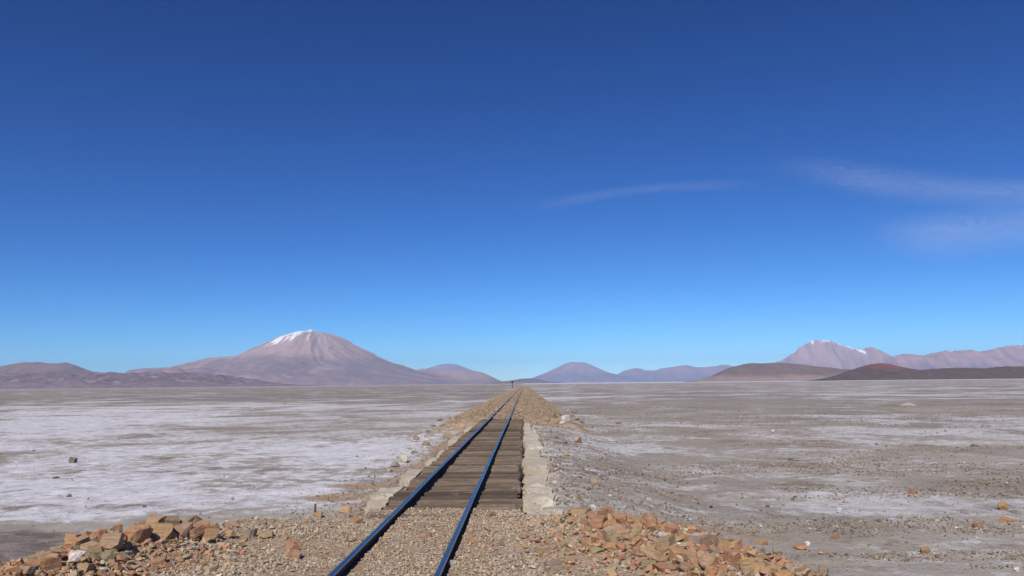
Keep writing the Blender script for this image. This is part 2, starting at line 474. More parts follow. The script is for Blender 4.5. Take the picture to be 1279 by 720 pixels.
def cut_rock(seed, dims, ncut, dmin, dmax, bevel=.016, rough=.018):
    """a broken block: a box split by random planes, edges slightly worn"""
    r = random.Random(seed); bm = bmesh.new(); bmesh.ops.create_cube(bm, size=1.0)
    sh = r.uniform(-.25, .25); sk = r.uniform(-.25, .25)
    for v in bm.verts: v.co = Vector(((v.co.x + sh * v.co.z) * dims[0], (v.co.y + sk * v.co.x) * dims[1], (v.co.z + sk * .5 * v.co.y) * dims[2]))
    for _ in range(ncut):
        n = Vector((r.gauss(0, 1), r.gauss(0, 1), r.gauss(0, .8))).normalized()
        sup = max(n.dot(v.co) for v in bm.verts)
        g = bm.verts[:] + bm.edges[:] + bm.faces[:]
        res = bmesh.ops.bisect_plane(bm, geom=g, plane_co=n * sup * r.uniform(dmin, dmax), plane_no=n, clear_outer=True)
        es = [e for e in res['geom_cut'] if isinstance(e, bmesh.types.BMEdge)]
        if es: bmesh.ops.contextual_create(bm, geom=es)
    pts = [v.co.copy() for v in bm.verts]; bm.clear()
    ext = max(max(p.x for p in pts) - min(p.x for p in pts), max(p.y for p in pts) - min(p.y for p in pts))
    cen = sum(pts, Vector()) / len(pts); pts = [(p - cen) / ext for p in pts]
    for p in pts: bm.verts.new(p)
    bmesh.ops.convex_hull(bm, input=bm.verts)
    bmesh.ops.dissolve_limit(bm, angle_limit=R(3), verts=bm.verts, edges=bm.edges)
    bmesh.ops.bevel(bm, geom=list(bm.edges), offset=bevel, segments=1, affect='EDGES', clamp_overlap=True)
    bmesh.ops.triangulate(bm, faces=bm.faces)
    bmesh.ops.subdivide_edges(bm, edges=[e for e in bm.edges if e.calc_length() > .12], cuts=2, use_grid_fill=True)
    bmesh.ops.triangulate(bm, faces=bm.faces)
    from mathutils import noise as mn
    o = Vector((seed * 3.1, seed * 1.7, 0))
    for v in bm.verts:
        k = mn.fractal(v.co * 4.0 + o, .8, 2.1, 4); v.co += v.co.normalized() * k * rough
    bmesh.ops.recalc_face_normals(bm, faces=bm.faces)
    me = bpy.data.meshes.new('rock'); bm.to_mesh(me); bm.free()
    return me
BLOCKY = [cut_rock(100 + i, (1.0, .85, .75), 5, .62, .88) for i in range(7)]
CHIP = [cut_rock(200 + i, (1.15, .85, .75), 8, .5, .8) for i in range(8)]
FLAT = [cut_rock(300 + i, (1.15, .95, .38), 5, .6, .88) for i in range(5)]
ROUND = [hull_rock(400 + i, 26, (1.0, .95, .85), 0.05, 2, 0.045) for i in range(3)]
RUBBLE = [hull_rock(500 + i, 16, (1.0, .9, .75), 0.03, 2, 0.10) for i in range(3)]
MOUND = [hull_rock(700 + i, 30, (1.1, 1.0, .34), .06, 3, .05) for i in range(2)]
SETS = {'mound': MOUND, 'blocky': BLOCKY, 'jagged': CHIP, 'flat': FLAT, 'rounded': ROUND, 'crumbly': RUBBLE}
HALF = {'mound': .17, 'blocky': .40, 'jagged': .34, 'flat': .2, 'rounded': .43, 'crumbly': .37}
for s in SETS.values():
    for me in s: me.materials.append(M_rock)
SETS2 = {k: [me.copy() for me in v] for k, v in SETS.items()}
for s in SETS2.values():
    for me in s: me.materials[0] = M_stone

COLS = {'orange': (0.42, 0.215, 0.10), 'tan': (0.40, 0.275, 0.16), 'ochre': (0.39, 0.25, 0.125), 'reddish': (0.36, 0.155, 0.085),
        'brown': (0.25, 0.165, 0.105), 'grey': (0.27, 0.235, 0.20), 'olive': (0.30, 0.25, 0.14), 'pale': (0.55, 0.50, 0.42),
        'white': (0.72, 0.69, 0.64), 'dark': (0.10, 0.085, 0.075), 'sandy': (0.36, 0.32, 0.245)}

def jitter(c, r, a=0.13):
    k = 1 + r.uniform(-a, a)
    return tuple(max(0.01, q * k * (1 + r.uniform(-a * .5, a * .5))) for q in c) + (1.0,)

def put_rock(x, y, size, shape, colour, label, group=None, name='rock', seed=0, sink=0.3, sets=None, yaw=None, tilt=14, zs=1.0, lift=0.0, cat='rock'):
    r = random.Random(seed * 7919 + 13)
    sets = sets or SETS
    me = r.choice(sets[shape])
    o = link(name, me)
    sx = size * r.uniform(0.92, 1.08); sy = size * r.uniform(0.85, 1.1); sz = size * r.uniform(0.85, 1.1) * zs
    o.scale = (sx, sy, sz)
    o.rotation_euler = (R(r.uniform(-tilt, tilt)), R(r.uniform(-tilt, tilt)), r.uniform(0, 6.28) if yaw is None else yaw)
    o.location = (x, y, gz(x, y) + HALF[shape] * sz * (1 - 2 * sink) + lift)
    o.color = jitter(COLS[colour], r)
    tag(o, label, cat, group)
    return o

def rock_at(px, py, wpx, shape, colour, label, **k):
    x, y, t = hit(px, py)
    return put_rock(x, y, wpx / F * t * k.pop('grow', 1.0), shape, colour, label, **k)

# --- the two rubble banks at the edges of the near gravel: individual rocks
GL = 'rocks piled along the left edge of the gravel bank'
GR = 'rocks piled along the right edge of the gravel bank'
taken = []
def claim(px, py, w):
    for (a, b, c) in taken:
        if math.hypot(px - a, (py - b) * 1.5) < (w + c) * 0.30: return False
    taken.append((px, py, w)); return True

special_l = [
    (173, 678, 33, 'rounded', 'orange', 'large rounded orange boulder at the top of the left rock pile', 1.0),
    (93, 702, 27, 'crumbly', 'white', 'chalky white rock, the largest pale one in the left rock pile', .9),
    (131, 714, 15, 'flat', 'white', 'small flat white stone near the bottom of the left rock pile', .9),
    (72, 690, 18, 'flat', 'grey', 'flat grey slab just left of the chalky white rock', 1.0),
    (92, 688, 26, 'blocky', 'orange', 'bright orange rock right behind the chalky white rock', 1.0),
    (60, 712, 26, 'jagged', 'orange', 'rust orange rock in front of the grey slab at lower left', 1.0),
    (122, 676, 24, 'crumbly', 'reddish', 'crumbly reddish rock on the skyline of the left pile', 1.0),
    (138, 688, 30, 'blocky', 'tan', 'big tan block with a dark shaded side left of the round orange boulder', 1.0),
    (112, 694, 22, 'blocky', 'tan', 'tan block directly right of the chalky white rock', 1.0),
    (133, 700, 22, 'jagged', 'olive', 'olive tinted rock above the small flat white stone', 1.0),
    (193, 662, 24, 'jagged', 'ochre', 'ochre rock forming the highest point of the left pile', 1.1),
    (198, 673, 26, 'blocky', 'ochre', 'wide ochre block behind the round orange boulder', 1.0),
    (217, 662, 24, 'blocky', 'brown', 'brown block on the skyline right of the highest ochre rock', 1.0),
    (227, 671, 26, 'jagged', 'brown', 'large cracked brown rock below the skyline of the left pile', 1.1),
    (212, 674, 18, 'jagged', 'tan', 'small tan rock squeezed against the large cracked brown rock', 1.0),
    (240, 669, 30, 'flat', 'reddish', 'long flat reddish slab with a shadow beneath it, left pile', 1.1),
    (250, 664, 22, 'blocky', 'orange', 'orange tan block above the long flat reddish slab', 1.0),
    (268, 665, 20, 'jagged', 'tan', 'tan rock near the right end of the left skyline', 1.0),
    (287, 672, 19, 'crumbly', 'ochre', 'yellowish crumbly rock at the right end of the left pile', .9),
    (196, 706, 34, 'flat', 'reddish', 'flat pinkish red slab lying alone in the left gravel', .7),
    (262, 715, 22, 'flat', 'tan', 'flat tan slab with dark shadow at the lower left gravel', .9),
    (34, 716, 30, 'flat', 'brown', 'leaning brown slab at the lower left tip of the pile', 1.0),
    (52, 699, 26, 'flat', 'tan', 'thin tan slab on the sloping lower left skyline', 1.0),
]
for i, (px, py, w, sh, c, lab, g) in enumerate(special_l):
    taken.append((px, py, w))
    rock_at(px, py, w, sh, c, lab, seed=10 + i, sink=0.2, grow=g * .88, group=GL)

special_r = [
    (811, 658, 27, 'crumbly', 'reddish', 'large reddish rounded rock on the skyline of the right pile', 1.0),
    (760, 676, 20, 'blocky', 'tan', 'square cut tan block standing free at the left of the right pile', 1.05),
    (717, 653, 18, 'flat', 'orange', 'flat orange rock with a dark gap beneath, left of the right pile', 1.0),
    (745, 646, 24, 'flat', 'orange', 'pale orange slab at the back left corner of the right pile', 1.0),
    (744, 690, 22, 'flat', 'olive', 'grey green flat slab in front of the square cut tan block', .9),
    (874, 680, 17, 'blocky', 'pale', 'pale cream block in the upper right pile', 1.0),
    (888, 682, 25, 'blocky', 'brown', 'dark shadowed brown block beside the pale cream block', 1.0),
    (903, 686, 22, 'blocky', 'orange', 'light orange block on the right skyline of the right pile', 1.0),
    (829, 675, 16, 'rounded', 'pale', 'rounded cream stone in the middle of the right pile', 1.0),
    (840, 668, 18, 'rounded', 'reddish', 'rounded reddish stone above the cream stone', 1.0),
    (845, 700, 24, 'blocky', 'orange', 'deep orange block near the bottom of the right pile', 1.0),
    (812, 706, 20, 'flat', 'olive', 'pale green flat stone near the bottom left of the right pile', .9),
    (866, 704, 23, 'jagged', 'ochre', 'angular ochre rock low in the right pile', 1.0),
    (884, 710, 25, 'rounded', 'tan', 'broad rounded tan rock low in the right pile', 1.0),
    (857, 715, 20, 'rounded', 'brown', 'rounded brown rock at the lower edge of the right pile', 1.0),
    (917, 704, 28, 'blocky', 'orange', 'big orange block at the lower right of the right pile', 1.0),
    (943, 714, 28, 'jagged', 'ochre', 'steep ochre rock at the lower right corner of the right pile', 1.0),
    (850, 681, 11, 'flat', 'white', 'small whitish stone in a dark gap of the right pile', .9),
    (806, 673, 15, 'flat', 'grey', 'small lilac grey slab in the middle of the right pile', .9),
    (832, 712, 26, 'flat', 'reddish', 'pinkish slab with dark crack below it, lower right pile', 1.0),
]
for i, (px, py, w, sh, c, lab, g) in enumerate(special_r):
    taken.append((px, py, w))
    rock_at(px, py, w, sh, c, lab, seed=60 + i, sink=0.22, grow=g, group=GR)

def inpoly(x, y, P):
    c = False; j = len(P) - 1
    for i in range(len(P)):
        (xi, yi), (xj, yj) = P[i], P[j]
        if (yi > y) != (yj > y) and x < (xj - xi) * (y - yi) / (yj - yi) + xi: c = not c
        j = i
    return c

def fill(poly, n, wl, wh, shapes, cols, where, group, seed0):
    r = random.Random(seed0); k = 0; tries = 0
    xs_ = [p[0] for p in poly]; ys_ = [p[1] for p in poly]
    ymin, ymax, xmin, xmax = min(ys_), max(ys_), min(xs_), max(xs_)
    while k < n and tries < 9000:
        tries += 1
        px, py = r.uniform(xmin, xmax), r.uniform(ymin, ymax)
        w = wl + (wh - wl) * r.random() ** 1.8
        if not inpoly(px, py, poly) or not claim(px, py, w): continue
        sh = r.choice(shapes); c = r.choice(cols)
        vert = 'upper' if py < ymin + (ymax - ymin) * .45 else 'lower'
        size = 'large' if w > 19 else ('medium sized' if w > 13 else 'small')
        side = 'left' if px < (xmin + xmax) / 2 else 'right'
        lab = f'{size} {sh} {c} rock in the {vert} {side} part of {where}'
        rock_at(px, py, w, sh, c, lab, group=group, seed=seed0 * 1000 + k, sink=0.2)
        k += 1
    return k

PL = [(14, 722), (50, 696), (80, 681), (112, 668), (155, 660), (182, 652), (240, 653), (292, 660), (296, 670), (240, 676), (205, 682), (182, 690), (160, 704), (146, 722)]
PR = [(700, 648), (738, 640), (800, 648), (850, 658), (905, 677), (950, 702), (985, 722), (850, 722), (815, 704), (770, 692), (735, 684), (735, 664)]
shp = ['blocky', 'jagged', 'jagged', 'blocky', 'flat', 'crumbly']
nL = fill(PL, 78, 8, 21, shp, ['orange', 'tan', 'ochre', 'orange', 'brown', 'reddish', 'tan'], 'the left rock pile', GL, 3)
nR = fill(PR, 88, 10, 24, shp, ['orange', 'tan', 'orange', 'ochre', 'orange', 'reddish', 'olive', 'tan'], 'the right rock pile', GR, 4)
print('pile rocks', nL, nR)

# --- rocks scattered in the near gravel
scat = [
    (398, 647, 12, 'jagged', 'orange', 'orange tan rock leaning at the foot of the short stake'),
    (432, 641, 17, 'crumbly', 'tan', 'tan crumbly rock on the gravel edge between stake and bridge'),
    (312, 672, 17, 'blocky', 'grey', 'grey tan rock casting a dark shadow in the left gravel'),
    (332, 672, 17, 'flat', 'ochre', 'flat ochre rock right of the shadow casting grey rock'),
    (364, 688, 19, 'jagged', 'reddish', 'upper of two reddish rocks in the left gravel'),
    (366, 698, 18, 'blocky', 'reddish', 'lower of two reddish rocks in the left gravel'),
    (356, 674, 13, 'jagged', 'tan', 'small tan rock above the two reddish rocks'),
    (446, 655, 12, 'jagged', 'orange', 'orange brown rock close to the left rail'),
    (440, 676, 12, 'flat', 'ochre', 'small ochre stone left of the left rail'),
    (566, 707, 11, 'blocky', 'pale', 'pale stone touching the right rail near the bottom'),
    (612, 646, 12, 'jagged', 'brown', 'brown rock in front of the deck right of the right rail'),
    (674, 692, 15, 'flat', 'orange', 'orange flat stone in the gravel right of the track'),
    (655, 672, 13, 'flat', 'reddish', 'reddish stone in the gravel right of the track'),
    (705, 684, 15, 'crumbly', 'olive', 'olive stone in the gravel left of the grey green slab'),
    (646, 694, 12, 'flat', 'grey', 'grey flat stone near the right rail, right gravel'),
    (722, 702, 12, 'flat', 'reddish', 'rusty flat stone in the lower right gravel'),
    (690, 706, 18, 'flat', 'grey', 'grey lilac flat slab in the lower right gravel'),
    (592, 680, 9, 'jagged', 'orange', 'small orange stone right beside the right rail'),
    (536, 672, 9, 'jagged', 'reddish', 'small rusty stone lying between the rails'),
]
for i, (px, py, w, sh, c, lab) in enumerate(scat):
    rock_at(px, py, w, sh, c, lab, seed=120 + i, sink=0.22, group='loose rocks on the near gravel')

# --- rocks on the open flat
plain = [
    (740, 602, 14, 'blocky', 'tan', 'square tan block alone on the grey flat right of the bridge'),
    (722, 553, 19, 'crumbly', 'tan', 'large tan block on the flat right of the concrete wall'),
    (706, 554, 10, 'rounded', 'brown', 'small brown stone left of the large tan block'),
    (722, 624, 10, 'jagged', 'brown', 'brown stone close to the near end of the concrete wall'),
    (1253, 637, 17, 'blocky', 'orange', 'orange block with a dark shadow near the right border'),
    (1258, 652, 16, 'flat', 'orange', 'flat orange slab below the orange block at the right border'),
    (1222, 660, 13, 'blocky', 'reddish', 'reddish lump left of the flat orange slab at far right'),
    (1095, 699, 11, 'rounded', 'olive', 'olive rounded stone on a white salt patch at lower right'),
    (1156, 691, 15, 'blocky', 'ochre', 'ochre stone casting shadow at the edge of the lower right salt patch'),
    (1269, 713, 9, 'jagged', 'white', 'whitish stone in the bottom right corner'),
    (1097, 652, 11, 'flat', 'dark', 'flat dark stone in the middle of the lower right flat'),
    (1048, 639, 8, 'jagged', 'white', 'small white stone on the right flat beyond the rubble'),
    (1139, 617, 9, 'blocky', 'reddish', 'reddish brown block at the end of a gritty streak on the right flat'),
    (1219, 618, 10, 'flat', 'brown', 'brown flat stone in a gritty streak at far right'),
    (1043, 617, 9, 'flat', 'tan', 'tan flat stone on the right flat'),
    (990, 625, 6, 'jagged', 'dark', 'tiny dark stone on the right flat, the right one of two'),
    (959, 634, 6, 'jagged', 'dark', 'tiny dark stone on the right flat, the left one of two'),
    (1009, 682, 9, 'rounded', 'white', 'white stone beside the flat orange rock at the foot of the right pile'),
    (997, 686, 20, 'flat', 'orange', 'flat orange rock at the foot of the right pile beside a white stone'),
    (951, 680, 18, 'flat', 'orange', 'oval orange rock at the foot of the right pile, near its skyline'),
    (971, 693, 16, 'rounded', 'olive', 'olive rock between two orange rocks at the foot of the right pile'),
    (955, 694, 10, 'jagged', 'tan', 'small pinkish tan stone left of the olive rock'),
    (1029, 722, 26, 'rounded', 'brown', 'big rounded brown boulder cut off by the bottom border'),
    (1000, 720, 20, 'rounded', 'brown', 'brown boulder left of the one cut off by the bottom border'),
    (1043, 673, 12, 'flat', 'reddish', 'reddish flat stone on the grit beyond the right pile'),
    (1026, 690, 11, 'flat', 'orange', 'thin orange stone on the grit beside the right pile'),
    (772, 530, 8, 'jagged', 'grey', 'grey stone on the brown flat far right of the track'),
    (965, 540, 7, 'jagged', 'white', 'bright white stone far out on the right flat'),
    (989, 575, 8, 'flat', 'dark', 'dark flat stone on the right flat at mid distance'),
    (818, 614, 8, 'flat', 'brown', 'brown stone above the gritty patch right of the bridge'),
    (762, 620, 7, 'jagged', 'white', 'white chip on the gritty patch right of the bridge'),
    (741, 635, 8, 'jagged', 'white', 'white chip at the near edge of the gritty patch'),
    (810, 625, 10, 'flat', 'pale', 'pale chip in the middle of the gritty patch'),
    (828, 598, 8, 'flat', 'tan', 'pinkish tan stone beyond the gritty patch'),
    (1217, 558, 9, 'flat', 'dark', 'dark stone at mid distance near the right border'),
    (1134, 507, 32, 'mound', 'sandy', 'low yellowish mound far out on the right flat'),
    (90, 578, 12, 'blocky', 'dark', 'dark grey block alone on the white salt at left'),
    (350, 505, 22, 'mound', 'sandy', 'low pale mound far out on the left flat'),
    (70, 598, 10, 'flat', 'dark', 'dark flat stone below the dark grey block on the left salt'),
    (86, 621, 6, 'jagged', 'dark', 'small dark stone on the white salt at lower left'),
    (180, 634, 6, 'jagged', 'dark', 'small dark stone on the salt just beyond the left pile'),
    (290, 624, 6, 'jagged', 'grey', 'small grey stone on the salt between left pile and stake'),
]
for i, (px, py, w, sh, c, lab) in enumerate(plain):
    rock_at(px, py, w, sh, c, lab, seed=200 + i, sink=.55 if sh == 'mound' else .18, tilt=2 if sh == 'mound' else 14, sets=SETS if c in ('orange', 'reddish', 'ochre') else SETS2, grow=0.72, group='stones scattered over the salt flat')

# --- rubble at the far end of the bridge and beside its walls
def cluster(pts, where, group, seed0):
    for i, (px, py, w, sh, c) in enumerate(pts):
        rock_at(px, py, w * .85, sh, c, f'{c} {sh} rock {where}', seed=seed0 + i, sink=0.2, sets=SETS2, group=group)
cluster([(690, 522, 10, 'blocky', 'tan'), (698, 518, 9, 'jagged', 'olive'), (706, 525, 13, 'blocky', 'pale'), (714, 521, 9, 'jagged', 'grey'), (721, 525, 10, 'crumbly', 'tan'), (727, 529, 7, 'jagged', 'brown'), (702, 529, 8, 'flat', 'white'), (694, 530, 7, 'flat', 'brown'), (718, 516, 9, 'crumbly', 'brown'), (684, 527, 7, 'jagged', 'ochre')],
        'in the rubble at the right foot of the far bank', 'rubble at the right foot of the far bank', 300)
cluster([(549, 526, 11, 'crumbly', 'grey'), (560, 524, 10, 'jagged', 'grey'), (556, 530, 8, 'flat', 'tan'), (570, 521, 7, 'jagged', 'tan'), (541, 533, 8, 'flat', 'brown'), (535, 540, 7, 'jagged', 'grey')],
        'in the rubble at the left foot of the far bank', 'rubble at the left foot of the far bank', 330)
cluster([(502, 578, 20, 'crumbly', 'pale'), (494, 584, 13, 'jagged', 'grey'), (532, 557, 14, 'crumbly', 'olive'), (517, 566, 9, 'flat', 'brown'), (486, 590, 9, 'jagged', 'tan'), (520, 549, 8, 'jagged', 'brown')],
        'beside the left wall of the bridge', 'loose rocks beside the left bridge wall', 350)
cluster([(684, 577, 14, 'flat', 'tan'), (690, 590, 12, 'flat', 'brown'), (697, 584, 9, 'jagged', 'pale'), (708, 570, 10, 'crumbly', 'ochre'), (676, 559, 7, 'jagged', 'dark'), (692, 614, 10, 'flat', 'grey'), (663, 617, 11, 'crumbly', 'brown'), (677, 620, 9, 'crumbly', 'reddish'), (694, 548, 8, 'jagged', 'brown')],
        'beside the right wall of the bridge', 'loose rocks beside the right bridge wall', 370)

# ------------------------------------------------------------------ gravel: uncountable, one mesh each
def hull_arrays(seed, n, flat):
    r = random.Random(seed); bm = bmesh.new()
    for i in range(n):
        v = Vector((r.gauss(0, 1), r.gauss(0, 1), r.gauss(0, 1))).normalized() * r.uniform(.4, .58)
        bm.verts.new((v.x * flat[0], v.y * flat[1], v.z * flat[2]))
    res = bmesh.ops.convex_hull(bm, input=bm.verts)
    junk = [e for e in res['geom_interior'] + res['geom_unused'] if isinstance(e, bmesh.types.BMVert)]
    bmesh.ops.delete(bm, geom=list(set(junk)), context='VERTS')
    bmesh.ops.triangulate(bm, faces=bm.faces)
    bmesh.ops.recalc_face_normals(bm, faces=bm.faces)
    bm.verts.index_update()
    v = np.array([x.co for x in bm.verts]); f = np.array([[q.index for q in p.verts] for p in bm.faces])
    bm.free(); return v, f
PROTO = [hull_arrays(900 + i, 9, (1.1, .9, (.75, .5, .85)[i % 3])) for i in range(9)]

def rotmats(n, tilt):
    yaw = rng.uniform(0, 2 * np.pi, n); a = rng.normal(0, tilt, n); b = rng.normal(0, tilt, n)
    cy, sy = np.cos(yaw), np.sin(yaw); ca, sa = np.cos(a), np.sin(a); cb, sb = np.cos(b), np.sin(b)
    Rz = np.zeros((n, 3, 3)); Rz[:, 0, 0] = cy; Rz[:, 0, 1] = -sy; Rz[:, 1, 0] = sy; Rz[:, 1, 1] = cy; Rz[:, 2, 2] = 1
    Rx = np.zeros((n, 3, 3)); Rx[:, 0, 0] = 1; Rx[:, 1, 1] = ca; Rx[:, 1, 2] = -sa; Rx[:, 2, 1] = sa; Rx[:, 2, 2] = ca
    Ry = np.zeros((n, 3, 3)); Ry[:, 1, 1] = 1; Ry[:, 0, 0] = cb; Ry[:, 0, 2] = sb; Ry[:, 2, 0] = -sb; Ry[:, 2, 2] = cb
    return Rx @ Ry @ Rz

def scatter(name, x, y, size, cols, label=None, sink=0.15, mat=None, lift=0.0):
    V, Fc, C = [], [], []; base = 0
    which = rng.integers(0, len(PROTO), len(x))
    z = ground_z(x, y)
    for k, (pv, pf) in enumerate(PROTO):
        i = np.where(which == k)[0]
        if not len(i): continue
        Rm = rotmats(len(i), 0.45)
        sc = size[i][:, None] * rng.uniform(.8, 1.2, (len(i), 3))
        v = (pv[None] * sc[:, None, :])
        v = np.einsum('nij,nkj->nki', Rm, v)
        v[:, :, 0] += x[i][:, None]; v[:, :, 1] += y[i][:, None]
        v[:, :, 2] += (z[i] + size[i] * (.35 - sink) + lift)[:, None]
        f = pf[None] + (np.arange(len(i)) * len(pv))[:, None, None] + base
        base += v.shape[0] * v.shape[1]
        V.append(v.reshape(-1, 3)); Fc.append(f.reshape(-1, 3)); C.append(np.repeat(cols[i], len(pv), 0))
    me = np_mesh(name, np.concatenate(V), np.concatenate(Fc), False, None, np.concatenate(C))
    o = link(name, me, mat or M_gravel)
    tag(o, label, 'gravel' if label else None, kind='stuff')
    return o

def palette(n, table, jit=0.12):
    w = np.array([t[1] for t in table], float); w /= w.sum()
    c = np.array([t[0] for t in table])[rng.choice(len(table), n, p=w)]
    return np.clip(c * (1 + rng.uniform(-jit, jit, (n, 1))) * (1 + rng.uniform(-.03, .03, (n, 3))), .01, .9)

TAN = [((.43, .335, .235), 6), ((.37, .285, .20), 5), ((.30, .225, .16), 2.5), ((.47, .385, .285), 4), ((.41, .25, .135), .9), ((.35, .19, .115), .4), ((.32, .28, .235), 1.8), ((.55, .48, .39), .5), ((.37, .31, .19), 1)]
GRIT = [((.20, .15, .11), 4), ((.28, .215, .155), 3), ((.13, .095, .072), 3.5), ((.36, .30, .235), 1.5), ((.27, .155, .10), .8), ((.50, .47, .43), .35)]

def nearrail(x, w):
    return (np.abs(x - LX) < w) | (np.abs(x - RX) < w)

# near bank
N = 150000
x = rng.uniform(-7.4, 4.8, N); y = 5.2 + (14.2 - 5.2) * rng.random(N)
n_, f_ = embank(x, y)
sz = np.exp(rng.normal(math.log(.026), .45, N)).clip(.012, .10)
dens = .2 + .8 * sstep(.35, .62, fbm(x * .9, y * .9, 77, 3))
dens = dens * np.clip(n_ * 3, 0, 1)
onb = (x > DECK_L) & (x < DECK_R) & (y > BR0 + .12)
keep = (rng.random(N) < dens) & ~onb & ~(nearrail(x, .06) ) & ~((np.abs(x + 1.35) < 1.4) & (sz > .055))
x, y, sz = x[keep], y[keep], sz[keep]
scatter('gravel', x, y, sz, palette(len(x), TAN), 'tan crushed gravel of the near track bank', sink=.06)
# rubble between the piled rocks: small broken stones
xs2, ys2 = [], []
for B, w_ in ((BERM_L, .55), (BERM_R, .62)):
    for (ax, ay), (bx, by) in zip(B[:-1], B[1:]):
        L = math.hypot(bx - ax, by - ay); k = int(L * 380)
        tt = rng.random(k)
        xs2.append(ax + (bx - ax) * tt + rng.normal(0, w_, k)); ys2.append(ay + (by - ay) * tt + rng.normal(0, w_, k))
x = np.concatenate(xs2); y = np.concatenate(ys2); k = y > 5
x, y = x[k], y[k]
ORG = [((.41, .215, .105), 5), ((.38, .26, .16), 4), ((.37, .235, .12), 2), ((.34, .15, .085), 1.5), ((.26, .18, .12), 2), ((.30, .26, .15), 1), ((.50, .42, .31), .4)]
scatter('rubble', x, y, np.exp(rng.normal(math.log(.070), .35, len(x))).clip(.03, .14), palette(len(x), ORG), 'small broken orange stones between the piled rocks', sink=.1)
# far bank
N = 52000
y = 43.8 * np.exp(rng.random(N) * math.log(220 / 43.8)); x = rng.uniform(-7, 4.6, N)
n_, f_ = embank(x, y)
keep = (rng.random(N) < np.clip(f_ * 2.2, 0, 1) * .9) & ~nearrail(x - .0026 * (y - 9), .09) & (f_ > .03)
x, y = x[keep], y[keep]
FARC = [((.30, .215, .135), 5), ((.36, .265, .17), 4), ((.23, .16, .10), 3.5), ((.34, .195, .105), 1.2), ((.41, .33, .235), 1.5)]
scatter('bank_gravel', x, y, (np.exp(rng.normal(math.log(.05), .4, len(x))) * (1 + y / 160)).clip(.025, .22), palette(len(x), FARC), 'tan gravel covering the far track bank')
# grit on the flat in streaky patches
N = 330000
d = 13 * np.exp(rng.random(N) * math.log(95 / 13)); x = (rng.random(N) * 2 - 1) * d * .78; y = d
n_, f_ = embank(x, y)
pat = .05 + .95 * sstep(.545, .63, fbm(x * .22 + 5, y * .42, 91, 5, .6))
rightw = sstep(-4, 2, x) * .85 + .02
sidew = ((x < -2.6) & (x > -8) & (y > 14) & (y < 62)) * (1 - sstep(.6, 3.8, -2.6 - x)) * .8 + ((x > .75) & (x < 6) & (y < 60)) * (1 - sstep(.5, 5, x - .75)) * .45
keep = (rng.random(N) < np.maximum(pat * rightw, sidew)) & (np.maximum(n_, f_) < .2) & ~((x > DECK_L - .6) & (x < .85) & (y > BR0 - .2) & (y < BR1 + .5))
x, y = x[keep], y[keep]
scatter('grit', x, y, (np.exp(rng.normal(math.log(.018), .5, len(x))) * (1 + y / 45)).clip(.008, .12), palette(len(x), GRIT), 'brown grit scattered in streaks over the salt flat')

# pale crumbs of the bridge walls
N = 900
x = np.where(rng.random(N) < .55, rng.normal(.70, .20, N), rng.normal(-2.78, .22, N)); y = 13.0 + 33 * rng.random(N) ** 1.5
k = ((x > .1) & (x < 1.5)) | ((x < -2.5) & (x > -3.5))
x, y = x[k], y[k]
WALLC = [((.47, .40, .31), 5), ((.40, .33, .25), 4), ((.30, .23, .165), 3), ((.56, .50, .42), 1)]
scatter('wall_rubble', x, y, np.exp(rng.normal(math.log(.060), .5, len(x))).clip(.025, .2), palette(len(x), WALLC), 'pale crumbled masonry lying along the bridge walls', sink=.05)

# ------------------------------------------------------------------ track
def rail_mesh(xc, seed):
    prof = [(-.055, 0), (-.055, .012), (-.010, .028), (-.008, .080), (-.031, .090), (-.0335, .112), (-.026, .124), (-.010, .1275), (.010, .1275), (.026, .124), (.0335, .112), (.031, .090), (.008, .080), (.010, .028), (.055, .012), (.055, 0)]
    prof = prof[::-1]
    yv = list(np.arange(3.0, 60, .5)) + list(np.geomspace(60, 900, 160))
    yv = np.array(yv)
    wob = (fbm(yv * .11 + seed * 3, yv * 0, 70 + seed, 3) - .5) * .05 * sstep(14, 30, yv)
    sag = (fbm(yv * .16 + seed * 5, yv * 0, 80 + seed, 3) - .5) * .035
    wob = wob + .0026 * (yv - 9.0)                # the line bears very slightly right of the bank
    drop = -0.72 * .985 * sstep(560, 900, yv)
    V = []; H = []
    for i, yy in enumerate(yv):
        for (a, b) in prof:
            V.append((xc + wob[i] + a, yy, RAIL_Z - .1275 + b + sag[i] * (1 if yy > 13 else .3) + drop[i])); H.append(1.0 if b > .110 else (0.15 if b > .1 else 0.0))
    k = len(prof); Fq = []
    for i in range(len(yv) - 1):
        for j in range(k):
            a, b = i * k + j, i * k + (j + 1) % k
            Fq.append((a, b, b + k, a + k))
    return np_mesh('rail', V, Fq, False, {'head': H})

track = bpy.data.objects.new('railway_track', None); col.objects.link(track)
track.location = ((LX + RX) / 2, 8.0, 0.98)
tag(track, 'single narrow railway track running dead straight to the horizon', 'railway track')
for k, xc in enumerate((LX, RX)):
    me = rail_mesh(xc, k)
    me.transform(Matrix.Translation((-track.location.x, -track.location.y, -track.location.z)))
    link('rail', me, M_rail, track)

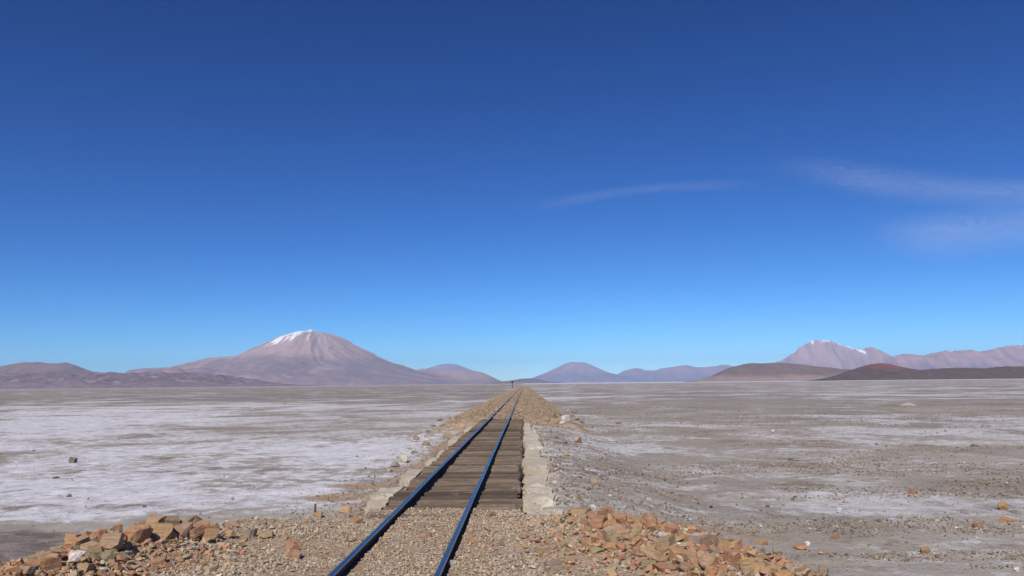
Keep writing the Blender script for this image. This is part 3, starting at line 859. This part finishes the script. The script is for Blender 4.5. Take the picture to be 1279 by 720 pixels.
# ------------------------------------------------------------------ bridge deck of sleepers
def wood_beam(seed, w, h, L):
    r = random.Random(seed); bm = bmesh.new()
    nx = 15; ring = [(-.5, -.5), (.5, -.5), (.5, .5), (.2, .5), (-.2, .5), (-.5, .5)]
    rows = []
    bow = r.uniform(-.014, .014)
    for i in range(nx):
        t = i / (nx - 1); xx = (t - .5) * L
        rows.append([bm.verts.new((xx + (r.uniform(-.02, .02) if i in (0, nx - 1) else 0), a * w + r.uniform(-.008, .008) + bow * math.sin(t * 3.1), b * h + r.uniform(-.006, .006) + (-.012 if abs(b) > .4 and abs(a) < .3 and b > 0 else 0))) for a, b in ring])
    k = len(ring)
    for i in range(nx - 1):
        for j in range(k):
            bm.faces.new((rows[i][j], rows[i][(j + 1) % k], rows[i + 1][(j + 1) % k], rows[i + 1][j]))
    bm.faces.new(rows[0][::-1]); bm.faces.new(rows[-1])
    bmesh.ops.recalc_face_normals(bm, faces=bm.faces)
    bmesh.ops.bevel(bm, geom=[e for e in bm.edges if e.calc_face_angle(0) > 1.0], offset=.010, segments=1, affect='EDGES')
    me = bpy.data.meshes.new('sleeper'); bm.to_mesh(me); bm.free()
    me.materials.append(M_wood)
    return me

bridge = bpy.data.objects.new('timber_bridge', None); col.objects.link(bridge)
bridge.location = ((DECK_L + DECK_R) / 2, (BR0 + BR1) / 2, 0.0)
tag(bridge, 'low open deck of closely laid weathered timber sleepers carrying the track', 'bridge')
variants = [wood_beam(40 + i, (.26, .22, .30, .24, .27, .23, .28, .25)[i], .2, 2.30) for i in range(8)]
r = random.Random(5)
yy = BR0 + .18; i = 0
while yy < BR1:
    o = link('sleeper', variants[r.randrange(8)], None, bridge)
    dx = .0013 * (yy - 13) + r.gauss(0, .02) + .06 * math.sin(i * .9) * (1 if r.random() < .7 else -.4)
    o.location = (dx, yy - bridge.location.y, .972 - .1 + r.uniform(-.045, .003))
    o.rotation_euler = (r.gauss(0, .012), r.gauss(0, .004), r.gauss(0, .009) + (math.pi if r.random() < .5 else 0))
    yy += r.uniform(.44, .58) ; i += 1
print('sleepers', i)
def box_bm(sx, sy, sz, bev=.004):
    bm = bmesh.new(); bmesh.ops.create_cube(bm, size=1)
    bmesh.ops.scale(bm, vec=(sx, sy, sz), verts=bm.verts)
    bmesh.ops.bevel(bm, geom=list(bm.edges), offset=bev, segments=1, affect='EDGES')
    return bm
def to_me(bm, name, mat):
    me = bpy.data.meshes.new(name); bm.to_mesh(me); bm.free(); me.materials.append(mat); return me
for xc in (LX, RX):
    bm = bmesh.new()
    for (zc, wz, wx) in ((.345, .02, .22), (.0, .67, .016), (-.345, .02, .22)):
        b = bmesh.ops.create_cube(bm, size=1)
        bmesh.ops.scale(bm, vec=(wx, BR1 - BR0 - .5, wz - .004), verts=b['verts']); bmesh.ops.translate(bm, vec=(0, 0, zc), verts=b['verts'])
    g = link('steel_girder', to_me(bm, 'steel_girder', M_iron), None, bridge)
    g.location = (xc - bridge.location.x + .05, 0, .40); g.rotation_euler = (0, 0, -.0026)

# half buried sleepers of the near bank showing through the gravel
o = link('buried_sleeper', wood_beam(77, .24, .16, 2.1), None, None, ((LX + RX) / 2 + .1, 12.35, .93))
tag(o, 'half buried sleeper edge showing through the gravel just before the deck', 'sleeper')
o = link('short_plank', wood_beam(78, .36, .06, .62), None, None, (-.44, BR0 + .10, 1.0))
o.rotation_euler = (0, 0, R(1.5))
tag(o, 'short plank lying at the near right corner of the deck', 'plank')

# ------------------------------------------------------------------ concrete wall blocks
from mathutils import noise as mnoise
def block_mesh(seed, sx, sy, sz, chip=.06):
    bm = bmesh.new(); bmesh.ops.create_cube(bm, size=1)
    bmesh.ops.scale(bm, vec=(sx, sy, sz), verts=bm.verts)
    bmesh.ops.bevel(bm, geom=list(bm.edges), offset=.05, segments=2, affect='EDGES')
    for _ in range(3):
        lim = max(.09, .0)
        es = [e for e in bm.edges if e.calc_length() > .18]
        if es: bmesh.ops.subdivide_edges(bm, edges=es, cuts=1, use_grid_fill=True)
    bmesh.ops.triangulate(bm, faces=bm.faces)
    off = Vector((seed * 5.3, seed * 2.9, 0))
    for v in bm.verts:
        k = mnoise.fractal(v.co * 2.2 + off, 1.0, 2.0, 5); e = max(abs(v.co.x) / (sx / 2), abs(v.co.y) / (sy / 2) * .98)
        pull = 1 if e > .82 else .25
        v.co -= Vector((v.co.x / sx, v.co.y / sy * .5, v.co.z / sz)) * (k * .9 + .25) * chip * 2 * pull
    bmesh.ops.recalc_face_normals(bm, faces=bm.faces)
    return to_me(bm, 'concrete_block', M_conc)

def blk(name, x0, x1, y0, y1, ztop, seed, label, group, zb=-.6, chip=.06, rz=0):
    o = link(name, block_mesh(seed, x1 - x0, y1 - y0, ztop - zb, chip), None, None, ((x0 + x1) / 2, (y0 + y1) / 2, (ztop + zb) / 2))
    o.rotation_euler = (0, 0, R(rz))
    tag(o, label, 'concrete block', group)
GRW = 'concrete blocks of the right bridge wall'
GLW = 'concrete blocks of the left bridge wall'
NTH = ['nearest', 'second', 'third', 'fourth', 'fifth', 'sixth', 'seventh', 'farthest']
ynode = [13.3, 15.4, 17.4, 20.6, 23.6, 28.0, 33.5, 40.0, 46.2]
wid = [.80, .70, .64, .76, .62, .70, .68, .46]; top = [.68, .82, .70, .86, .72, .82, .71, .76]
desc = ['crumbling base', 'cracked block under loose stones', 'smooth grey block', 'broken lighter block', 'worn block', 'plain beige block', 'narrower beige block', 'small cut off block']
for i in range(8):
    blk('concrete_block', -.05 + random.uniform(-.015, .03), -.05 + wid[i], ynode[i] + .02, ynode[i + 1] - .06 - random.random() * .22, top[i], 600 + i,
        f'{NTH[i]} block of the right bridge wall from near, a {desc[i]}', GRW, chip=.13 if i < 2 else .085, rz=random.uniform(-1.6, 1.6))
lft = [(13.1, 14.2, -2.46, .90, .09), (14.35, 15.05, -2.66, .90, .06), (15.2, 16.5, -2.70, .93, .16), (17.9, 19.9, -2.62, .94, .07), (22.6, 23.8, -2.55, .86, .09), (25.2, 26.4, -2.52, .84, .08), (29.4, 31.8, -2.58, .93, .07), (37.0, 39.4, -2.55, .90, .07)]
ldesc = ['stained low stump', 'whitish flat topped block', 'crumbling white lump', 'tall clean white block', 'thin white ledge', 'low white edge', 'bright square block', 'small pale block']
for i, (a, b, xl, zt, ch) in enumerate(lft):
    blk('concrete_block', xl - .20, DECK_L + .04, a, b, zt, 640 + i, f'{NTH[i]} block of the left bridge wall from near, a {ldesc[i]}', GLW, chip=ch, rz=random.uniform(-2, 2))

# ------------------------------------------------------------------ stake and distant signal
x, y, t = hit(392, 646)
bm = box_bm(.052, .045, .5, .004)
for v in bm.verts:
    if v.co.z > 0: v.co.x *= .9; v.co.z += v.co.x * .3
o = link('stake', to_me(bm, 'stake', M_stake), None, None, (x, y + .1, gz(x, y + .1) + .02)); o.rotation_euler = (0, R(1), R(20))
tag(o, 'short weathered stake standing upright in the gravel edge left of the track', 'stake')

sig_y = 250.0
d_ = ray(640, 487); k_ = sig_y / d_.y
sx_ = d_.x * k_
sz_ = gz(sx_, sig_y)
sig = bpy.data.objects.new('railway_signal', None); col.objects.link(sig); sig.location = (sx_, sig_y, sz_)
tag(sig, 'distant dark railway signal post standing left of the track on the bank', 'signal post')
def cyl(r0, r1, z0, z1, n=12):
    bm = bmesh.new(); a = [bm.verts.new((math.cos(q / n * 6.2832) * r0, math.sin(q / n * 6.2832) * r0, z0)) for q in range(n)]
    b = [bm.verts.new((math.cos(q / n * 6.2832) * r1, math.sin(q / n * 6.2832) * r1, z1)) for q in range(n)]
    for q in range(n): bm.faces.new((a[q], a[(q + 1) % n], b[(q + 1) % n], b[q]))
    bm.faces.new(a[::-1]); bm.faces.new(b); return bm
link('post', to_me(cyl(.10, .085, -.3, 2.5), 'post', M_post), None, sig)
bm = bmesh.new(); n = 24
ring = [[bm.verts.new((math.cos(q / n * 6.2832) * .36, yy_, 2.45 + math.sin(q / n * 6.2832) * .33)) for q in range(n)] for yy_ in (-.16, -.12)]
for q in range(n): bm.faces.new((ring[0][q], ring[0][(q + 1) % n], ring[1][(q + 1) % n], ring[1][q]))
bm.faces.new(ring[0][::-1]); bm.faces.new(ring[1]); bmesh.ops.recalc_face_normals(bm, faces=bm.faces)
link('signal_disc', to_me(bm, 'signal_disc', M_post), None, sig)
foot = box_bm(.7, .7, .3, .03); bmesh.ops.translate(foot, vec=(0, 0, .08), verts=foot.verts)
link('concrete_foot', to_me(foot, 'concrete_foot', M_conc), None, sig)

# ------------------------------------------------------------------ mountains
def hz(px): return 486.6 - 14.0 * px / PW
def prof_xyz(prof, dist):
    X = []; H = []
    for px, py in prof:
        d = ray(px, hz(px)); X.append(d.x / d.y * dist); H.append(max(0.0, (hz(px) - py) / F * dist))
    return np.array(X), np.array(H)
def smooth_interp(x, X, H):
    y = np.interp(x, X, H)
    w = (X[-1] - X[0]) / 380
    return (y + np.interp(x - w, X, H) + np.interp(x + w, X, H)) / 3

def mountain(name, prof, dist, mat, style='ridge', xc_px=None, depth=.5, rough=.07, nf=6.0, seed=1, snow=None, rust=None, nx=420, ny=120, gully=0.0):
    X, H = prof_xyz(prof, dist)
    hmax = H.max(); w = X[-1] - X[0]
    pad = w * .02
    gx = np.linspace(X[0] - pad, X[-1] + pad, nx)
    hd = w * depth
    gy = np.linspace(-hd, hd, ny); gy = np.sign(gy) * np.abs(gy / hd) ** 1.3 * hd
    GX_, GY_ = np.meshgrid(gx, gy)
    if style == 'cone':
        d = ray(xc_px, hz(xc_px)); xc = d.x / d.y * dist
        rr = np.hypot(GX_ - xc, GY_ * 1.05)
        c = np.where(rr > 1e-6, (GX_ - xc) / np.maximum(rr, 1e-6), 0)
        wgt = .5 + .5 * np.clip(c * 1.15, -1, 1)
        hR = smooth_interp(xc + rr, X, H) * (rr < X[-1] - xc); hL = smooth_interp(xc - rr, X, H) * (rr < xc - X[0])
        h = hL * (1 - wgt) + hR * wgt
        th = np.arctan2(GY_, GX_ - xc)
        ct, st = np.cos(th), np.sin(th)
        tw = (fbm(GX_ / w * 7, GY_ / w * 7, seed + 70, 5) - .5) * 3.4
        rad = ridged(ct * 5 + 9 + rr / w * 2.5 + tw, st * 5 + 9 + tw, seed + 50, 4) - .5
        env = np.clip(h / hmax, 0, 1)
        h = h + gully * hmax * rad * env ** .8 * (1 - env ** 2)
    else:
        p = smooth_interp(GX_, X, H)
        sh = (fbm(GX_ / w * 5 + 3, GX_ * 0, seed + 9, 3) - .5) * hd * .5
        u = np.abs(GY_ - sh * (1 - np.abs(GY_) / hd)) / hd
        bell = np.clip(1 - u, 0, 1); bell = bell * bell * (3 - 2 * bell) * .5 + bell * .5
        h = p * bell
    env = np.clip(h / hmax, 0, 1)
    s = nf / w
    det = (ridged(GX_ * s, GY_ * s, seed, 5) - .55) + .5 * (fbm(GX_ * s * 3, GY_ * s * 3, seed + 4, 4) - .5)
    h = h + det * rough * hmax * np.minimum(env * 2.2, 1) * (1 - (.85 * env ** 8 if style == 'cone' else 0))
    h = h - 4 - 6 * (env < .004)
    at = {}
    pxg = PW / 2 + (GX_ / dist) * F + (653.5 - PW / 2)
    rel = h / hmax
    at['snow'] = snow(pxg, rel, GY_, hd) if snow else np.zeros_like(h)
    if style == 'cone':
        q = (fbm(GX_ / w * 16, GY_ / w * 16, seed + 90, 3) - .5) * .22
        strk = fbm((th + q) * 13, rr / w * 9 + q * 4, seed + 91, 4, .6)
    else:
        strk = fbm(GX_ / w * 60, GY_ / w * 14, seed + 91, 4, .6)
    at['streak'] = strk
    if snow:
        at['snow'] = np.clip(at['snow'] + (at['snow'] > .12) * (strk - .52) * 2.4, 0, 1)
    at['rust'] = rust(pxg, rel) if rust else np.zeros_like(h)
    me = grid_mesh(name, GX_, GY_, h, at)
    o = link(name, me, mat, None, (0, dist, 0))
    tag(o, kind='structure')
    return o

# big volcano
mA = mat_mountain('volcano_scree', (0.238, 0.161, 0.165), (0.388, 0.258, 0.225), 500, 900, (0.359, 0.230, 0.200), .45, 900)
def snowA(px, rel, gy, hd):
    a = np.exp(-(((px - 371 - (rel - .9) * 95) / 9) ** 2)) * sstep(.58, .80, rel) * (gy < 0)
    b = np.exp(-(((px - 384) / 8) ** 2)) * sstep(.93, .97, rel)
    return np.clip(a * .56 + b * .40 + .46 * sstep(.66, .90, rel) * (1 - sstep(388, 430, px)) * (gy < 0), 0, 1)
mountain('volcano', [(160, 480), (182, 466), (196, 464), (222, 463), (236, 459), (244, 456), (262, 452.5), (278, 451), (300, 447.5), (312, 441), (328, 434), (345, 425), (358, 420), (370, 416), (381, 414.5), (387, 411.8), (393, 414.6), (400, 415.5), (414, 418.5), (428, 424), (440, 431), (455, 439), (470, 447), (486, 453), (505, 459), (525, 464), (545, 468.5), (570, 473.5), (600, 478), (630, 480)],
         22000, mA, 'cone', 388, .5, .06, 11, 3, snowA, None, 760, 340, .13)
mP = mat_mountain('pink_hill', (0.27, 0.18, 0.16), (0.37, 0.235, 0.195), 60, 250, (0.360, 0.210, 0.180), .3, 700, snow=False)
mountain('hill', [(196, 470), (204, 464), (211, 460), (218, 458), (224, 461), (231, 465), (240, 471)], 17000, mat_mountain('hill_knob', (0.228, 0.140, 0.130), (0.312, 0.175, 0.150), 50, 220, (0.360, 0.200, 0.160), .3, 400, snow=False), 'cone', 217.5, .5, .05, 4, 21, gully=.05, nx=160, ny=80)
mountain('hill', [(500, 480), (518, 463), (528, 460.5), (545, 463), (562, 463), (578, 462.5), (592, 463.5), (604, 466), (613, 470), (622, 474.5), (632, 479)], 26000, mP, 'ridge', depth=.6, rough=.06, nf=4, seed=8)
mD = mat_mountain('far_peak', (0.232, 0.163, 0.190), (0.264, 0.181, 0.210), 200, 700, (0.317, 0.224, 0.250), .3, 900)
mountain('mountain', [(515, 472), (535, 461), (548, 457), (557, 455.5), (563, 455), (570, 456), (579, 459.5), (590, 464), (610, 476)], 44000, mD, 'cone', 562, .5, .05, 6, 9,
         lambda px, rel, gy, hd: .42 * sstep(.6, .85, rel) * (gy < 0) * np.exp(-((px - 556) / 14) ** 2), None, 220, 120, .15)
# left hills
mB = mat_mountain('left_hill', (0.179, 0.131, 0.140), (0.223, 0.148, 0.145), 60, 260, (0.223, 0.148, 0.140), .5, 500, snow=False)
mountain('hill', [(-150, 478), (-90, 466), (-40, 462), (-10, 459), (12, 455), (28, 452.5), (45, 452.5), (58, 454), (78, 453.5), (92, 457), (105, 462), (118, 466.5), (135, 474), (150, 480)], 13000, mB, 'ridge', depth=.4, rough=.05, nf=5, seed=31)
mC = mat_mountain('lava_foothills', (0.207, 0.160, 0.178), (0.158, 0.115, 0.140), 7, 80, (0.383, 0.303, 0.301), .75, 220, dark=(0.168, 0.105, 0.110), snow=False)
mountain('hill', [(-260, 484), (-160, 474), (-80, 470), (0, 468), (60, 467), (100, 468), (140, 466), (170, 465.5), (200, 466.5), (235, 467.5), (262, 469), (285, 473), (310, 477), (335, 480), (370, 482)], 7200, mC, 'ridge', depth=.45, rough=.34, nf=22, seed=41, nx=700, ny=160)
# centre
mF = mat_mountain('middle_rise', (0.204, 0.150, 0.155), (0.156, 0.120, 0.130), 20, 70, (0.240, 0.170, 0.170), .3, 300, snow=False)
mountain('hill', [(600, 480), (622, 477), (640, 475.2), (652, 473.3), (664, 473), (674, 474.5), (690, 477), (705, 478)], 15000, mF, 'ridge', depth=.4, rough=.06, nf=5, seed=51)
mG = mat_mountain('blue_volcano', (0.205, 0.139, 0.165), (0.307, 0.197, 0.215), 250, 600, (0.276, 0.176, 0.190), .4, 900, snow=False)
mountain('volcano', [(640, 479), (664, 473), (682, 466.5), (697, 459.5), (706, 455), (713, 453), (722, 453.5), (731, 453.5), (738, 456), (748, 461), (760, 466), (776, 470), (800, 475)], 33000, mG, 'cone', 720, .5, .035, 6, 61, None, None, 320, 160, .12)
mountain('mountain_range', [(752, 476), (772, 467), (780, 463.5), (790, 461.5), (798, 461), (806, 463), (816, 463.5), (828, 461), (842, 459), (852, 457), (860, 456.5), (868, 458.5), (880, 459.5), (893, 458), (905, 456.5), (914, 457), (922, 459), (935, 464), (960, 473)], 34000,
         mat_mountain('blue_range', (0.195, 0.130, 0.155), (0.267, 0.168, 0.185), 200, 500, (0.307, 0.185, 0.190), .4, 1100, snow=False), 'ridge', depth=.22, rough=.11, nf=14, seed=71)
# right
mJ = mat_mountain('snowy_massif', (0.256, 0.161, 0.160), (0.396, 0.234, 0.210), 400, 1000, (0.372, 0.215, 0.190), .45, 1200)
def snowJ(px, rel, gy, hd):
    line = np.exp(-(((rel - (.97 - (px - 1046) * .0115)) / .06) ** 2)) * sstep(1034, 1042, px) * (1 - sstep(1072, 1084, px)) * (gy < 200)
    topp = .70 * np.exp(-((px - 1030) / 7) ** 2) * sstep(.93, .97, rel)
    return np.clip(line + topp + .44 * sstep(.80, .95, rel), 0, 1)
mountain('mountain', [(930, 474), (960, 459), (975, 452), (988, 444), (1000, 435), (1008, 430.5), (1017, 427.5), (1026, 427.5), (1034, 426.5), (1043, 428), (1052, 430), (1062, 434.5), (1072, 438), (1082, 434.5), (1088, 434), (1096, 437), (1108, 442), (1120, 448), (1150, 456), (1190, 468)], 29000, mJ, 'ridge', depth=.22, rough=.09, nf=20, seed=84, snow=snowJ, nx=520, ny=180)
mK = mat_mountain('right_range', (0.208, 0.139, 0.151), (0.339, 0.201, 0.187), 200, 700, (0.460, 0.225, 0.166), .55, 1300, snow=False)
mountain('mountain_range', [(1085, 470), (1105, 450), (1118, 445), (1135, 443.5), (1150, 445), (1165, 443), (1180, 441), (1192, 441), (1203, 438), (1215, 437), (1228, 438.5), (1240, 438), (1252, 436.5), (1262, 433), (1272, 431.5), (1285, 433), (1310, 430), (1350, 440), (1420, 452), (1500, 470)], 24000, mK, 'ridge', depth=.20, rough=.14, nf=20, seed=91)
mI = mat_mountain('sand_skirted_hill', (0.333, 0.239, 0.189), (0.157, 0.109, 0.097), 22, 75, (0.231, 0.151, 0.126), .45, 430, snow=False)
mountain('hill', [(868, 476), (888, 470), (902, 463.5), (915, 458.5), (930, 455), (942, 453.5), (955, 454), (970, 453), (985, 453.5), (1000, 455), (1018, 457.5), (1040, 459.5), (1062, 462), (1085, 463), (1120, 466), (1180, 474)], 8200, mI, 'ridge', depth=.3, rough=.06, nf=8, seed=101)
mL = mat_mountain('cinder_hill', (0.118, 0.079, 0.068), (0.101, 0.068, 0.060), 12, 95, (0.179, 0.119, 0.093), .65, 190, snow=False, rust=(0.240, 0.085, 0.065))
mountain('hill', [(1035, 473.5), (1050, 469), (1064, 464.5), (1076, 460), (1085, 456.5), (1095, 454), (1105, 453), (1116, 454), (1128, 457), (1142, 460.5), (1160, 461.5), (1178, 460), (1192, 458.5), (1206, 458.5), (1222, 459.5), (1240, 458.5), (1262, 457.5), (1290, 457), (1340, 456), (1400, 460), (1480, 470)], 5200, mL, 'ridge', depth=.3, rough=.10, nf=16, seed=111,
         rust=lambda px, rel: np.exp(-((px - 1107) / 26) ** 2) * sstep(.45, .8, rel), nx=600, ny=150)

# ------------------------------------------------------------------ cirrus: thin undulating veils 6.5 km up
def mat_cirrus():
    t = NT('cirrus_ice'); P = t.coord('Object'); e = t.attr('edge')
    n1 = t.noise(t.map(P, (1 / 6500, 1 / 1900, 1)), 1.0, 3, 0.5, 0.6); n2 = t.noise(t.map(P, (1 / 9000, 1 / 1100, 1)), 1.0, 2, 0.45, 0.4)
    f = t.math('ADD', t.math('MULTIPLY', n1, .7), t.math('MULTIPLY', n2, .3))
    a = t.math('MULTIPLY', t.math('MULTIPLY', t.ramp(f, .30, .66), e), t.attr('thick'), clamp=True)
    dif = t.n('ShaderNodeBsdfDiffuse'); dif.inputs[0].default_value = (.9, .9, .9, 1)
    tl = t.n('ShaderNodeBsdfTranslucent'); tl.inputs[0].default_value = (.9, .9, .9, 1)
    ad = t.n('ShaderNodeMixShader'); ad.inputs[0].default_value = .6; t.l(dif.outputs[0], ad.inputs[1]); t.l(tl.outputs[0], ad.inputs[2])
    tr = t.n('ShaderNodeBsdfTransparent')
    mx = t.n('ShaderNodeMixShader'); t.l(a, mx.inputs[0]); t.l(tr.outputs[0], mx.inputs[1]); t.l(ad.outputs[0], mx.inputs[2])
    t.l(mx.outputs[0], t.out.inputs['Surface'])
    return t.m
M_cir = mat_cirrus()
CZ = 6500.0
def sky_pt(px, py):
    d = ray(px, py); k = (CZ - CAM.z) / d.z
    return np.array((d.x * k, d.y * k))
def cirrus(line, wpx, thick, seed, label):
    """a veil along a line of sky points; wpx is its half width"""
    n = 90; m = 26
    pts = np.array(line, float); s = np.linspace(0, len(pts) - 1, n)
    cx = np.interp(s, range(len(pts)), pts[:, 0]); cy = np.interp(s, range(len(pts)), pts[:, 1])
    ww = np.interp(s, np.linspace(0, len(pts) - 1, len(wpx)), wpx)
    X = np.zeros((m, n)); Y = np.zeros((m, n)); E = np.zeros((m, n))
    for j in range(m):
        v = (j / (m - 1) - .5) * 2
        for i in range(n):
            q = sky_pt(cx[i], cy[i] - v * ww[i]); X[j, i], Y[j, i] = q
            u = i / (n - 1)
            E[j, i] = (1 - abs(v) ** 1.5) ** 1.6 * sstep(0, .3, u) * (1 - sstep(.72, 1, u))
    Z = (fbm(X / 4000, Y / 4000, seed, 3) - .5) * 260
    c = np.array((X.mean(), Y.mean()))
    me = grid_mesh('cirrus_cloud', X - c[0], Y - c[1], Z, {'edge': E, 'thick': np.full_like(E, thick)})
    k2 = me.copy(); k2.transform(Matrix.Translation((900, 500, 220)))          # a second, higher veil of the same cloud
    bm = bmesh.new(); bm.from_mesh(me); bm.from_mesh(k2); bm.to_mesh(me); bm.free(); bpy.data.meshes.remove(k2)
    o = link('cirrus_cloud', me, M_cir, None, (c[0], c[1], CZ))
    tag(o, label, 'cloud', 'thin cirrus clouds in the right half of the sky')
cirrus([(640, 260), (690, 253), (790, 241), (880, 233), (930, 230)], [11, 9, 8, 9], .055, 3, 'faint narrow cirrus streak rising rightward above the middle of the flat')
cirrus([(930, 205), (1010, 216), (1080, 230), (1150, 238), (1230, 242), (1340, 240), (1420, 236)], [18, 24, 26, 26], .11, 8, 'long wispy cirrus band, the upper one at the right of the sky')
cirrus([(1060, 290), (1130, 294), (1190, 292), (1260, 284), (1340, 278), (1420, 274)], [30, 40, 40, 34], .14, 14, 'broad soft cirrus smudge, the lower one at the right edge of the sky')

# ------------------------------------------------------------------ air
HB = 56000.0; ztop = 1680.0
bm = bmesh.new(); bmesh.ops.create_cube(bm, size=1)
bmesh.ops.scale(bm, vec=(2 * HB, 2 * HB, ztop + 30.0), verts=bm.verts); bmesh.ops.translate(bm, vec=(0, 0, (ztop - 30.0) / 2), verts=bm.verts)
t = NT('thin_air')
pv = t.n('ShaderNodeVolumePrincipled')
pv.inputs['Color'].default_value = (0.40, 0.68, 1.0, 1); pv.inputs['Density'].default_value = 1.95e-5; pv.inputs['Anisotropy'].default_value = 0.0
t.l(pv.outputs[0], t.out.inputs['Volume'])
me = bpy.data.meshes.new('haze'); bm.to_mesh(me); bm.free(); me.materials.append(t.m)
hz_o = link('haze', me); tag(hz_o, kind='stuff')

# ------------------------------------------------------------------ light
SUN_EL, SUN_AZ = R(44), R(180 + 15)       # azimuth clockwise from +Y: behind the camera, to the left
w = bpy.data.worlds.new('World'); scene.world = w; w.use_nodes = True
nt = w.node_tree; bg = nt.nodes['Background']
sk = nt.nodes.new('ShaderNodeTexSky'); sk.sky_type = 'NISHITA'; sk.sun_disc = False
sk.sun_elevation = SUN_EL; sk.sun_rotation = SUN_AZ; sk.altitude = 3700; sk.air_density = 1.0; sk.dust_density = 2.0; sk.ozone_density = 10.0
# sky colours graded per channel: a steeper fall from pale horizon to navy
sp = nt.nodes.new('ShaderNodeSeparateColor'); cb = nt.nodes.new('ShaderNodeCombineColor'); nt.links.new(sk.outputs[0], sp.inputs[0])
for k, (p, c) in enumerate(((2.0, .60), (1.70, .76), (1.40, 1.06))):
    pw = nt.nodes.new('ShaderNodeMath'); pw.operation = 'POWER'; nt.links.new(sp.outputs[k], pw.inputs[0]); pw.inputs[1].default_value = p
    ml = nt.nodes.new('ShaderNodeMath'); ml.operation = 'MULTIPLY'; nt.links.new(pw.outputs[0], ml.inputs[0]); ml.inputs[1].default_value = c
    nt.links.new(ml.outputs[0], cb.inputs[k])
nt.links.new(cb.outputs[0], bg.inputs[0]); bg.inputs[1].default_value = 0.05
ld = bpy.data.lights.new('sun', 'SUN'); lo = bpy.data.objects.new('sun', ld); col.objects.link(lo)
ld.energy = 4.7; ld.angle = R(0.53); ld.color = (1.0, 0.95, 0.88)
to_sun = Vector((math.sin(SUN_AZ) * math.cos(SUN_EL), math.cos(SUN_AZ) * math.cos(SUN_EL), math.sin(SUN_EL)))
lo.rotation_euler = to_sun.to_track_quat('Z', 'Y').to_euler(); lo.location = (-20, -40, 60)

vs = scene.view_settings
vs.view_transform = 'Standard'; vs.look = 'None'; vs.exposure = 0.0; vs.gamma = 1.0; vs.use_curve_mapping = False
scene.cycles.use_denoising = True
scene.cycles.denoising_input_passes = 'RGB_ALBEDO'
scene.cycles.transparent_max_bounces = 12
scene.cycles.volume_bounces = 1
